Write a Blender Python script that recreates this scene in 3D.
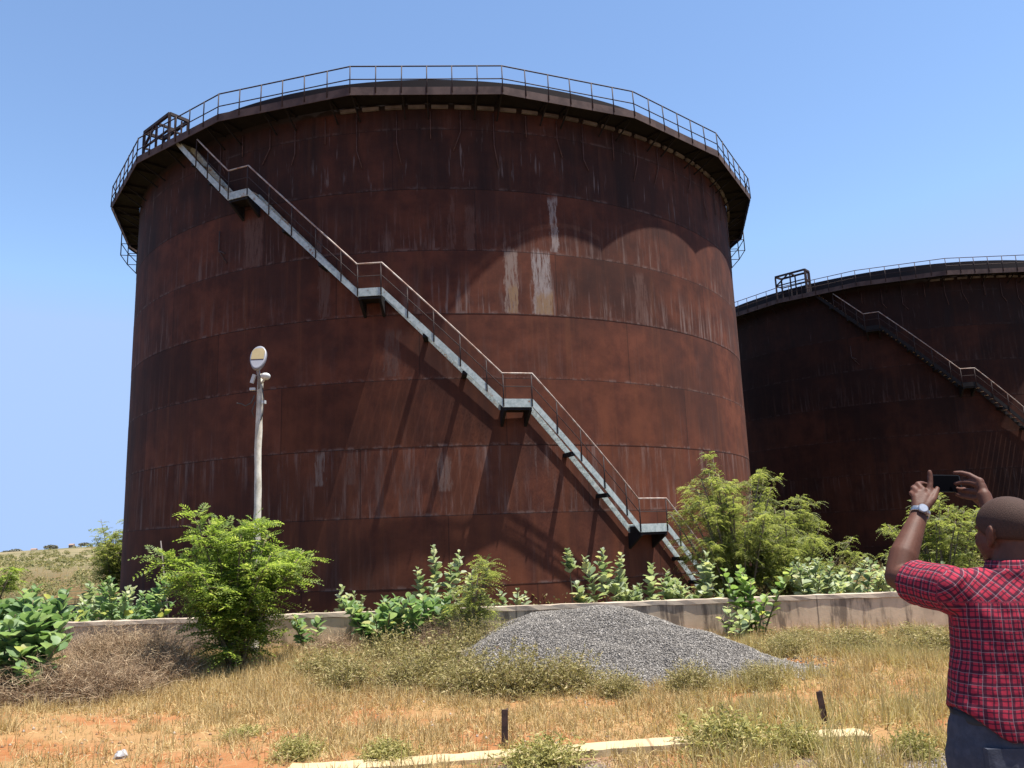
import bpy, bmesh, math, random
import numpy as np
from mathutils import Vector, Matrix
random.seed(7); rng = np.random.default_rng(11)
for o in list(bpy.data.objects): bpy.data.objects.remove(o)
S = bpy.context.scene; COL = S.collection
PI = math.pi; R_ = math.radians

# ------------------------------------------------------------------ camera, sky, sun, exposure
PITCH, ROLL, FPX = 0.186190, 0.036857, 802.86
cd = bpy.data.cameras.new('camera'); cam = bpy.data.objects.new('camera', cd); COL.objects.link(cam)
cd.sensor_width = 36; cd.lens = FPX/1024*36; cd.clip_start = .05; cd.clip_end = 9000
fw = Vector((0, math.cos(PITCH), math.sin(PITCH))); v0 = Vector((0, -math.sin(PITCH), math.cos(PITCH))); x0 = Vector((1, 0, 0))
rt = x0*math.cos(ROLL) - v0*math.sin(ROLL); up = x0*math.sin(ROLL) + v0*math.cos(ROLL)
# image x = P.(cos X - sin V), image y = P.(sin X + cos V)
M = Matrix((rt, up, -fw)).transposed().to_4x4(); M.translation = Vector((0, 0, 1.65)); cam.matrix_world = M
S.camera = cam
SUN_EL, SUN_AZ = R_(72.6), R_(-19.2)             # azimuth anticlockwise from +X
sdir = Vector((math.cos(SUN_EL)*math.cos(SUN_AZ), math.cos(SUN_EL)*math.sin(SUN_AZ), math.sin(SUN_EL)))
w = bpy.data.worlds.new('World'); S.world = w; w.use_nodes = True
wn = w.node_tree; bg = wn.nodes['Background']
sky = wn.nodes.new('ShaderNodeTexSky'); sky.sky_type = 'NISHITA'; sky.sun_disc = False
sky.sun_elevation = SUN_EL; sky.sun_rotation = PI/2 - SUN_AZ
sky.altitude = 0; sky.air_density = 1.0; sky.dust_density = .05; sky.ozone_density = 3.0
cap_ = wn.nodes.new('ShaderNodeMix'); cap_.data_type = 'RGBA'; cap_.blend_type = 'DARKEN'; cap_.inputs[0].default_value = 1
cap_.inputs[7].default_value = (1.88, 2.70, 4.42, 1)           # keeps the haze near the horizon from burning out
wn.links.new(sky.outputs[0], cap_.inputs[6]); wn.links.new(cap_.outputs[2], bg.inputs[0]); bg.inputs[1].default_value = .104
sl = bpy.data.lights.new('sun', 'SUN'); so = bpy.data.objects.new('sun', sl); COL.objects.link(so)
sl.energy = 5.0; sl.angle = R_(.53); sl.color = (1, .955, .88)
so.rotation_euler = sdir.to_track_quat('Z', 'Y').to_euler(); so.location = (30, -10, 60)
S.view_settings.view_transform = 'Standard'; S.view_settings.look = 'None'
S.view_settings.exposure = 1.18; S.view_settings.gamma = 1; S.view_settings.use_curve_mapping = False
S.render.engine = 'CYCLES'; S.render.resolution_x = 1024; S.render.resolution_y = 768

# ------------------------------------------------------------------ node helpers
class NT:
    def __init__(s, name):
        s.m = bpy.data.materials.new(name); s.m.use_nodes = True; s.t = s.m.node_tree
        s.b = s.t.nodes['Principled BSDF']; s.out = s.t.nodes['Material Output']
    def n(s, typ, **kw):
        nd = s.t.nodes.new(typ)
        for k, v in kw.items(): setattr(nd, k, v)
        return nd
    def put(s, sock, v):
        if v is None: return
        if hasattr(v, 'is_output'): s.t.links.new(v, sock)
        elif isinstance(v, (tuple, list)) and len(v) == 3 and sock.type == 'RGBA': sock.default_value = (*v, 1)
        else: sock.default_value = v
    def math(s, op, a, b=None, c=None, clamp=False):
        nd = s.n('ShaderNodeMath', operation=op, use_clamp=clamp)
        for i, v in enumerate((a, b, c)):
            if v is not None: s.put(nd.inputs[i], v)
        return nd.outputs[0]
    def sm(s, v, lo, hi):                                   # smoothstep
        nd = s.n('ShaderNodeMapRange', interpolation_type='SMOOTHSTEP', clamp=True)
        s.put(nd.inputs['Value'], v); s.put(nd.inputs['From Min'], lo); s.put(nd.inputs['From Max'], hi)
        return nd.outputs[0]
    def mix(s, f, a, b, mode='MIX'):
        nd = s.n('ShaderNodeMix', data_type='RGBA', blend_type=mode)
        s.put(nd.inputs[0], f); s.put(nd.inputs[6], a); s.put(nd.inputs[7], b); return nd.outputs[2]
    def vec(s, x, y, z=0.0):
        nd = s.n('ShaderNodeCombineXYZ')
        for i, v in enumerate((x, y, z)): s.put(nd.inputs[i], v)
        return nd.outputs[0]
    def noise(s, vec, scale, detail=4, rough=.55, dist=0.0):
        nd = s.n('ShaderNodeTexNoise'); s.put(nd.inputs['Vector'], vec)
        nd.inputs['Scale'].default_value = scale; nd.inputs['Detail'].default_value = detail
        nd.inputs['Roughness'].default_value = rough; nd.inputs['Distortion'].default_value = dist
        return nd.outputs[0]
    def obj(s):
        nd = s.n('ShaderNodeTexCoord'); sp = s.n('ShaderNodeSeparateXYZ'); s.t.links.new(nd.outputs['Object'], sp.inputs[0])
        return nd.outputs['Object'], sp.outputs[0], sp.outputs[1], sp.outputs[2]
    def bump(s, h, strength=.3, dist=.01):
        nd = s.n('ShaderNodeBump'); nd.inputs['Strength'].default_value = strength; nd.inputs['Distance'].default_value = dist
        s.put(nd.inputs['Height'], h); s.t.links.new(nd.outputs[0], s.b.inputs['Normal'])
    def ramp(s, f, stops):
        nd = s.n('ShaderNodeValToRGB'); cr = nd.color_ramp
        while len(cr.elements) < len(stops): cr.elements.new(.5)
        for e, (p, c) in zip(cr.elements, stops): e.position = p; e.color = (*c, 1)
        s.put(nd.inputs[0], f); return nd.outputs[0]
    def fin(s, col, rough=.8, spec=.3, metal=0.0):
        s.put(s.b.inputs['Base Color'], col); s.put(s.b.inputs['Roughness'], rough)
        s.b.inputs['Specular IOR Level'].default_value = spec; s.b.inputs['Metallic'].default_value = metal
        return s.m

KA = .76                                                     # base colours below were noted bright; bring them to real albedo
sc_ = lambda c, f=KA: tuple(v*f for v in c)
def simple(name, c1, c2=None, scale=6., rough=.8, spec=.3, bump=.0, stretch=None, metal=0.):
    k = NT(name); ob, x, y, z = k.obj()
    if c2 is None: c2 = tuple(v*.75 for v in c1)
    c1, c2 = sc_(c1), sc_(c2)
    vv = ob
    if stretch:
        mp = k.n('ShaderNodeMapping'); k.put(mp.inputs[0], ob); mp.inputs['Scale'].default_value = stretch; vv = mp.outputs[0]
    nz = k.noise(vv, scale, 5, .6)
    if bump: k.bump(nz, bump, .01)
    return k.fin(k.mix(k.sm(nz, .35, .65), c1, c2), rough, spec, metal)

def leafmat(name, stops, trans=.3, rough=.55, spec=.35):
    k = NT(name); g = k.n('ShaderNodeNewGeometry')
    col = k.ramp(g.outputs['Random Per Island'], [(p, sc_(c)) for p, c in stops])
    k.fin(col, rough, spec)
    if trans:
        tr = k.n('ShaderNodeBsdfTranslucent'); k.put(tr.inputs[0], k.mix(1., col, (1.7, 1.7, 1.1), 'MULTIPLY'))
        mx = k.n('ShaderNodeMixShader'); mx.inputs[0].default_value = trans
        k.t.links.new(k.b.outputs[0], mx.inputs[1]); k.t.links.new(tr.outputs[0], mx.inputs[2])
        k.t.links.new(mx.outputs[0], k.out.inputs[0])
    return k.m

# ------------------------------------------------------------------ mesh helpers
def fast(name, V, F, mat, parent=None, smooth=False, mats=None, mi=None):
    V = np.asarray(V, np.float32).reshape(-1, 3); F = np.asarray(F, np.int32); k = F.shape[1]
    me = bpy.data.meshes.new(name); me.vertices.add(len(V)); me.vertices.foreach_set('co', V.ravel())
    me.loops.add(F.size); me.loops.foreach_set('vertex_index', F.ravel())
    me.polygons.add(len(F)); me.polygons.foreach_set('loop_start', np.arange(0, F.size, k, dtype=np.int32))
    try: me.polygons.foreach_set('loop_total', np.full(len(F), k, np.int32))
    except Exception: pass
    if smooth: me.polygons.foreach_set('use_smooth', np.ones(len(F), bool))
    me.materials.append(mat); me.update(calc_edges=True); me.validate()
    o = bpy.data.objects.new(name, me); COL.objects.link(o)
    if parent: o.parent = parent
    return o

class MB:
    def __init__(s): s.v = []; s.f = []; s.sm = []
    def box(s, c, size, rot=None, taper=1.0):
        b = len(s.v); sx, sy, sz = (q/2 for q in size); c = Vector(c)
        for dz in (-1, 1):
            t = taper if dz > 0 else 1
            for dx, dy in ((-1, -1), (1, -1), (1, 1), (-1, 1)):
                p = Vector((dx*sx*t, dy*sy*t, dz*sz)); p = (rot @ p) if rot else p; s.v.append(tuple(c + p))
        for q in ((3, 2, 1, 0), (4, 5, 6, 7), (0, 1, 5, 4), (1, 2, 6, 5), (2, 3, 7, 6), (3, 0, 4, 7)):
            s.f.append([b+i for i in q]); s.sm.append(False)
        return s
    def bar(s, a, b, wx, wz, upv=(0, 0, 1)):                 # box between two points
        a, b = Vector(a), Vector(b); d = (b-a); L = d.length; d.normalize(); u = Vector(upv)
        x = d.cross(u)
        if x.length < 1e-4: x = d.cross(Vector((1, 0, 0)))
        x.normalize(); z = x.cross(d)
        m = Matrix((x, d, z)).transposed(); return s.box((a+b)/2, (wx, L, wz), m)
    def tube(s, pts, r, n=8, cap=True):
        pts = [Vector(p) for p in pts]; rs = r if isinstance(r, (list, tuple)) else [r]*len(pts)
        b = len(s.v); ref = None
        for i, p in enumerate(pts):
            d = (pts[min(i+1, len(pts)-1)] - pts[max(i-1, 0)]).normalized()
            if ref is None: ref = d.cross(Vector((0, 0, 1)) if abs(d.z) < .9 else Vector((1, 0, 0))).normalized()
            x = (ref - d*ref.dot(d)).normalized(); ref = x; y = d.cross(x)
            for k in range(n):
                a = 2*PI*k/n; s.v.append(tuple(p + (x*math.cos(a) + y*math.sin(a))*rs[i]))
        for i in range(len(pts)-1):
            for k in range(n):
                s.f.append([b+i*n+k, b+i*n+(k+1) % n, b+(i+1)*n+(k+1) % n, b+(i+1)*n+k]); s.sm.append(True)
        if cap:
            s.f.append([b+k for k in range(n)][::-1]); s.sm.append(False)
            s.f.append([b+(len(pts)-1)*n+k for k in range(n)]); s.sm.append(False)
        return s
    def loft(s, rings, cap=True, smooth=True):               # rings: lists of equal length
        b = len(s.v); n = len(rings[0])
        for rg in rings: s.v += [tuple(p) for p in rg]
        for i in range(len(rings)-1):
            for k in range(n):
                s.f.append([b+i*n+k, b+i*n+(k+1) % n, b+(i+1)*n+(k+1) % n, b+(i+1)*n+k]); s.sm.append(smooth)
        if cap:
            s.f.append([b+k for k in range(n)][::-1]); s.sm.append(False)
            s.f.append([b+(len(rings)-1)*n+k for k in range(n)]); s.sm.append(False)
        return s
    def ell(s, c, r, rot=None, n=14, m=9):
        c = Vector(c); rings = []
        for i in range(1, m):
            th = PI*i/m; rg = []
            for k in range(n):
                a = 2*PI*k/n; p = Vector((r[0]*math.sin(th)*math.cos(a), r[1]*math.sin(th)*math.sin(a), -r[2]*math.cos(th)))
                rg.append(c + ((rot @ p) if rot else p))
            rings.append(rg)
        return s.loft(rings)
    def build(s, name, mat, parent=None):
        me = bpy.data.meshes.new(name); me.from_pydata(s.v, [], s.f); me.materials.append(mat)
        me.polygons.foreach_set('use_smooth', s.sm); me.update()
        o = bpy.data.objects.new(name, me); COL.objects.link(o)
        if parent: o.parent = parent
        return o

def tag(o, label, cat, group=None):
    o['label'] = label; o['category'] = cat
    if group: o['group'] = group
    return o
def empty(name, loc, label, cat, group=None, rz=0):
    o = bpy.data.objects.new(name, None); COL.objects.link(o); o.location = loc; o.rotation_euler = (0, 0, rz)
    o.empty_display_size = .3; return tag(o, label, cat, group)
def kind(o, k): o['kind'] = k; return o

# ------------------------------------------------------------------ materials
TR = 13.4                                                   # tank radius
def rust(name, patches, dark=1.0, seed=0., fade=1.0):
    k = NT(name); ob, x, y, z = k.obj()
    u = k.math('MULTIPLY', k.math('ARCTAN2', x, k.math('MULTIPLY', y, -1.0)), TR)
    us = k.math('ADD', u, seed)
    uz = k.vec(us, z, seed)
    big = k.noise(uz, .22, 4, .6); mid = k.noise(uz, 1.1, 6, .65); fine = k.noise(uz, 9., 4, .7)
    st = k.noise(k.vec(k.math('MULTIPLY', us, 3.2), k.math('MULTIPLY', z, .16), seed), 1., 5, .62)     # vertical run marks
    st2 = k.noise(k.vec(k.math('MULTIPLY', us, 9.), k.math('MULTIPLY', z, .5), seed+4), 1., 4, .6)
    zc = k.math('DIVIDE', k.math('SUBTRACT', z, 1.13), 2.045)
    crs = k.math('FLOOR', zc); fr = k.math('FRACT', zc)
    plate = k.math('FLOOR', k.math('ADD', k.math('DIVIDE', us, 7.0), k.math('MULTIPLY', crs, .37)))
    wn_ = k.n('ShaderNodeTexWhiteNoise', noise_dimensions='2D'); k.put(wn_.inputs[0], k.vec(crs, plate)); rv = wn_.outputs[0]
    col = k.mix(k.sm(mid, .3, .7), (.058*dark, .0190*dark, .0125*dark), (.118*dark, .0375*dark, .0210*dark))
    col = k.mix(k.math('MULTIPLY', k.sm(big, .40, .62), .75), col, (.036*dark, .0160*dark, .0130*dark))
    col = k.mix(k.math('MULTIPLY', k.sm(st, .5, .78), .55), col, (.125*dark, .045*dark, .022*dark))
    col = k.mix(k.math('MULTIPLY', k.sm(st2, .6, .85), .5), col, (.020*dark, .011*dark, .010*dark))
    hv = k.n('ShaderNodeHueSaturation'); k.put(hv.inputs['Color'], col); k.put(hv.inputs['Value'], k.math('ADD', k.math('MULTIPLY', rv, .42), .76))
    hv.inputs['Saturation'].default_value = 1.0; col = hv.outputs[0]
    # pale lime runs that gather just above each lap seam
    run = k.math('MULTIPLY', k.sm(k.noise(k.vec(k.math('MULTIPLY', us, 5.5), k.math('MULTIPLY', z, .33), seed+9), 1., 6, .72), .49, .68),
                 k.math('SUBTRACT', 1.0, k.sm(fr, .0, .95)))
    zone = k.sm(k.noise(k.vec(k.math('MULTIPLY', us, .25), k.math('MULTIPLY', crs, 3.1), seed+2), 1., 2, .5), .36, .56)
    wt = .22
    for cn, cw in ((1., .9), (4., 1.0), (5., .8)): wt = k.math('MAXIMUM', wt, k.math('MULTIPLY', k.math('COMPARE', crs, cn, .2), cw))
    run = k.math('MULTIPLY', k.math('MULTIPLY', run, zone), k.math('MULTIPLY', wt, fade))
    dn = k.math('MULTIPLY', k.sm(k.noise(k.vec(k.math('MULTIPLY', us, 4.2), k.math('MULTIPLY', z, .28), seed+31), 1., 6, .74), .50, .68), k.sm(fr, .25, 1.0))
    dn = k.math('MULTIPLY', k.math('MULTIPLY', dn, k.math('COMPARE', crs, 1.0, .2)), .85*fade); run = k.math('MAXIMUM', run, dn)
    edge = k.math('MULTIPLY', k.math('SUBTRACT', 1.0, k.sm(fr, .0, .07)), k.math('MULTIPLY', k.sm(k.noise(uz, 3.0, 5, .7), .46, .62), .8*fade))
    col = k.mix(k.math('MAXIMUM', run, edge), col, (.17, .115, .10))
    # thin pale scratches of the top course
    tp = k.math('MULTIPLY', k.sm(k.noise(k.vec(k.math('MULTIPLY', us, 7.), k.math('MULTIPLY', z, .6), seed+15), 1., 3, .6), .60, .70), k.math('SUBTRACT', k.sm(z, 13.0, 13.8), k.sm(z, 15.3, 16.0)))
    col = k.mix(k.math('MULTIPLY', tp, .9*fade), col, (.17, .125, .115))
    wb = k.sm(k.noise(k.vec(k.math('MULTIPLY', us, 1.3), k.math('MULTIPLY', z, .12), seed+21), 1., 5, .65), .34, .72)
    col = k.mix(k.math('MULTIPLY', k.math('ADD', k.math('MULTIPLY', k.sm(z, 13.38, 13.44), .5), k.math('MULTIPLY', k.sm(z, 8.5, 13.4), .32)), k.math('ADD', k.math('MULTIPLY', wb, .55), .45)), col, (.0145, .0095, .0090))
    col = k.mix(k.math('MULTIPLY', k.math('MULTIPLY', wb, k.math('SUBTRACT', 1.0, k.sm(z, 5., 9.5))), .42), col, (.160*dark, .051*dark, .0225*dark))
    pf = k.math('ABSOLUTE', k.math('SUBTRACT', k.math('FRACT', k.math('ADD', k.math('DIVIDE', us, 7.0), k.math('MULTIPLY', crs, .37))), .5))
    col = k.mix(k.math('MULTIPLY', k.sm(pf, .4965, .4985), .5), col, (.016, .009, .008))
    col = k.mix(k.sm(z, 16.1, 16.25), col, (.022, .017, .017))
    wob = k.math('MULTIPLY', k.math('SUBTRACT', k.noise(k.vec(k.math('MULTIPLY', us, 3.), k.math('MULTIPLY', z, .6), 3.), 2.2, 4, .7), .5), .5)
    for (pu, pw, z0, z1, c, a) in patches:
        du = k.math('ABSOLUTE', k.math('ADD', k.math('SUBTRACT', u, pu), wob))
        m = k.math('SUBTRACT', 1.0, k.sm(du, pw*.8, pw*1.15))
        m = k.math('MULTIPLY', m, k.math('MULTIPLY', k.sm(z, z0-.04, z0+.04), k.math('SUBTRACT', 1.0, k.sm(k.math('ADD', z, wob), z1-.2, z1+.05))))
        m = k.math('MULTIPLY', m, k.math('MULTIPLY', k.sm(k.noise(k.vec(k.math('MULTIPLY', us, 4.5), k.math('MULTIPLY', z, .5), pu), 3.0, 6, .75), .36, .54), a))
        col = k.mix(m, col, c)
    seam = k.math('SUBTRACT', 1.0, k.sm(k.math('ABSOLUTE', k.math('SUBTRACT', fr, .004)), .004, .013))
    col = k.mix(k.math('MULTIPLY', seam, .7), col, (.014, .008, .007))
    col = k.mix(k.math('MULTIPLY', k.sm(fine, .55, .8), .3), col, (.024, .011, .009))
    h = k.math('ADD', k.math('MULTIPLY', mid, .5), k.math('ADD', k.math('MULTIPLY', fine, .12), k.math('MULTIPLY', big, .25)))
    k.bump(h, .3, .02)
    return k.fin(col, .85, .14)

PALE = (.20, .145, .12); WHITE = (.235, .195, .18); TAN = (.20, .12, .062); PINK = (.10, .054, .043)
PATCH = [(2.13, .23, 9.36, 11.46, PALE, .95), (2.2, .14, 9.36, 10.3, TAN, .9), (3.12, .30, 9.36, 11.5, WHITE, .95), (3.2, .3, 9.36, 10.1, TAN, .85),
         (3.66, .13, 11.46, 13.4, WHITE, .8), (-6.37, .36, 11.42, 13.1, PINK, .8), (-3.74, .2, 9.4, 11.2, PINK, .8), (-1.58, .24, 7.4, 8.9, PINK, .75),
         (-3.86, .16, 4.2, 5.25, PALE, .7), (-2.9, .12, 4.2, 5.25, PINK, .7), (-1.2, .22, 3.2, 4.6, PINK, .55), (-2.0, .12, 3.2, 5.0, PINK, .5), (-.07, .2, 3.9, 5.0, PALE, .5), (6.92, .25, 9.4, 11.2, PINK, .7), (.88, .16, 11.42, 12.9, PINK, .5), (.3, .08, 11.42, 13.2, PINK, .5)]
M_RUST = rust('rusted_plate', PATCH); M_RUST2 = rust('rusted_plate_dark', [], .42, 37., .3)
M_DRUST = simple('dark_rust', (.015, .0115, .0115), (.009, .007, .0075), 5., .8, .25, .2)
M_RAIL = simple('rail_rust', (.055, .032, .028), (.032, .020, .019), 9., .75)
M_FASCIA = simple('fascia_rust', (.12, .078, .068), (.070, .044, .040), 2.2, .8, .2, .2)
M_DASH = simple('sunlit_strip', (.21, .19, .185), (.11, .092, .088), 1.6, .7)  # pale as in sun, for the rim strip of the sun-facing arc
def mint():
    k = NT('peeling_paint'); ob, x, y, z = k.obj()
    a = k.noise(ob, 7., 6, .72); b = k.noise(ob, 1.1, 3, .6)
    col = k.mix(k.sm(a, .42, .6), (.52, .575, .55), (.36, .42, .405))
    col = k.mix(k.sm(k.math('ADD', a, k.math('MULTIPLY', k.math('SUBTRACT', b, .5), .5)), .62, .70), col, (.27, .12, .055))
    col = k.mix(k.math('MULTIPLY', k.sm(b, .6, .72), .6), col, (.40, .20, .07))
    col = k.mix(1., col, (KA, KA, KA), 'MULTIPLY'); k.bump(a, .25, .01); return k.fin(col, .6, .35)
M_MINT = mint()
def perforated():                                           # expanded-metal treads: small open cells
    k = NT('expanded_metal'); ob, x, y, z = k.obj()
    vo = k.n('ShaderNodeTexVoronoi', feature='DISTANCE_TO_EDGE', voronoi_dimensions='2D'); k.put(vo.inputs['Vector'], k.vec(x, y)); vo.inputs['Scale'].default_value = 38.
    a = k.noise(ob, 7., 5, .7); k.fin(k.mix(k.sm(a, .45, .6), sc_((.52, .56, .54)), sc_((.30, .24, .19))), .6, .3)
    tr = k.n('ShaderNodeBsdfTransparent'); mx = k.n('ShaderNodeMixShader'); k.put(mx.inputs[0], k.math('GREATER_THAN', vo.outputs['Distance'], .05))
    k.t.links.new(k.b.outputs[0], mx.inputs[1]); k.t.links.new(tr.outputs[0], mx.inputs[2]); k.t.links.new(mx.outputs[0], k.out.inputs[0]); return k.m
M_PERF = perforated()
M_HANG = simple('faded_rod', (.12, .062, .052), (.07, .036, .03), 7.)
M_HAND = simple('worn_handrail', (.52, .44, .38), (.32, .18, .13), 4., .55, .4)
M_TREAD2 = simple('worn_tread', (.46, .38, .35), (.25, .17, .15), 4., .7)

def concrete(name, c1, c2, stain, streak=True, sc=3., joint=2.35):
    k = NT(name); ob, x, y, z = k.obj()
    c1, c2, stain = sc_(c1), sc_(c2), sc_(stain); a = k.noise(ob, sc, 6, .65); f = k.noise(ob, 40., 3, .7)
    col = k.mix(k.sm(a, .35, .65), c1, c2)
    if streak:
        s1 = k.noise(k.vec(k.math('MULTIPLY', x, 2.6), 0., k.math('MULTIPLY', z, .5)), 1.6, 5, .7)
        col = k.mix(k.math('MULTIPLY', k.sm(s1, .47, .62), .88), col, stain)
    jf = k.math('ABSOLUTE', k.math('SUBTRACT', k.math('FRACT', k.math('DIVIDE', k.math('ADD', x, k.math('MULTIPLY', a, .03)), joint)), .5))
    col = k.mix(k.math('MULTIPLY', k.sm(jf, .5-.018/joint, .5-.006/joint), .8), col, stain)
    pt = k.sm(k.noise(ob, .9, 5, .7), .55, .72); col = k.mix(k.math('MULTIPLY', pt, .45), col, sc_(stain, 1.8))
    k.bump(k.math('ADD', a, k.math('MULTIPLY', f, .3)), .35, .015); return k.fin(col, .9, .2)
M_WALL = concrete('weathered_concrete', (.72, .55, .37), (.60, .46, .31), (.19, .145, .105))
M_COPE = concrete('concrete_coping', (.58, .47, .35), (.42, .33, .25), (.3, .24, .19), False)
M_KERB = concrete('kerb_concrete', (.60, .47, .27), (.50, .38, .21), (.3, .2, .12), False, 2., .95)

def ground():
    k = NT('red_soil'); ob, x, y, z = k.obj()
    a = k.noise(ob, .8, 6, .65); b = k.noise(ob, 5., 6, .7); c = k.noise(ob, 60., 3, .7); d = k.noise(ob, .35, 4, .6)
    col = k.mix(k.sm(b, .35, .68), (.31, .122, .045), (.37, .172, .075))
    col = k.mix(k.math('MULTIPLY', k.sm(a, .42, .56), .68), col, (.36, .235, .105)); col = k.mix(k.math('MULTIPLY', k.sm(k.noise(ob, 22., 5, .75), .5, .66), .5), col, (.24, .145, .065))
    col = k.mix(k.math('MULTIPLY', k.sm(c, .55, .75), .4), col, (.27, .15, .09))
    grav = k.math('MULTIPLY', k.math('SUBTRACT', 1.0, k.sm(y, 6.0, 6.5)), k.sm(k.noise(ob, 1.3, 4, .6), .4, .55))
    vo = k.n('ShaderNodeTexVoronoi'); k.put(vo.inputs['Vector'], ob); vo.inputs['Scale'].default_value = 45.
    gcol = k.mix(k.sm(vo.outputs['Distance'], .1, .6), (.42, .37, .33), (.12, .10, .09))
    col = k.mix(grav, col, gcol)
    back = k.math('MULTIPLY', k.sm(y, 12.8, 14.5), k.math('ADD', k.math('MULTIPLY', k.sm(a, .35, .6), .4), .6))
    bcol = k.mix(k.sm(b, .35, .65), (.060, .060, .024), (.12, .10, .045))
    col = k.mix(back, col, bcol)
    far = k.sm(y, 45., 200.)
    fcol = k.mix(k.sm(k.noise(ob, .03, 5, .6), .4, .6), (.16, .145, .07), (.27, .215, .12))
    col = k.mix(far, col, fcol)
    k.bump(k.math('ADD', k.math('ADD', b, k.math('MULTIPLY', c, .3)), k.math('MULTIPLY', grav, vo.outputs['Distance'])), .6, .03)
    col = k.mix(1., col, (KA, KA, KA), 'MULTIPLY'); return k.fin(col, .95, .1)
M_GROUND = ground()

# ------------------------------------------------------------------ ground sheet
def sstep(t): t = np.clip(t, 0, 1); return t*t*(3-2*t)
def vnoise(x, y, sc, seed):
    r = np.random.default_rng(seed).random((64, 64)); x = np.asarray(x)*sc+1000.; y = np.asarray(y)*sc+1000.
    xi = np.floor(x).astype(int); yi = np.floor(y).astype(int); fx = sstep(x-xi); fy = sstep(y-yi)
    g = lambda i, j: r[(xi+i) % 64, (yi+j) % 64]
    return (g(0, 0)*(1-fx)+g(1, 0)*fx)*(1-fy) + (g(0, 1)*(1-fx)+g(1, 1)*fx)*fy
def hgt(x, y):
    x = np.asarray(x, float); y = np.asarray(y, float)
    h = -.9*sstep((y-13.15)/4.)
    near = 1-sstep((y-30)/30.)
    h = h + near*((vnoise(x, y, .6, 1)-.5)*.10 + (vnoise(x, y, 2.3, 2)-.5)*.035)
    h = h + (2.1 + 4.8*sstep((x+.57*y+40)/70.) + (vnoise(x, y, .012, 3)-.5)*1.6)*sstep((y-250)/500.)
    return h
def axis(lo, hi, fine_lo, fine_hi, step, grow=1.16):
    a = list(np.arange(fine_lo, fine_hi+1e-6, step)); s = step
    while a[-1] < hi: s *= grow; a.append(a[-1]+s)
    s = step
    while a[0] > lo: s *= grow; a.insert(0, a[0]-s)
    return np.array(a)
ax = axis(-4500, 4500, -10, 8, .16); ay = axis(-300, 6500, 3, 17, .16)
X, Y = np.meshgrid(ax, ay); Z = hgt(X, Y); nx, ny = len(ax), len(ay)
idx = np.arange(nx*ny).reshape(ny, nx)
kind(fast('ground', np.stack([X, Y, Z], -1), np.stack([idx[:-1, :-1], idx[:-1, 1:], idx[1:, 1:], idx[1:, :-1]], -1).reshape(-1, 4), M_GROUND, smooth=True), 'structure')

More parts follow.
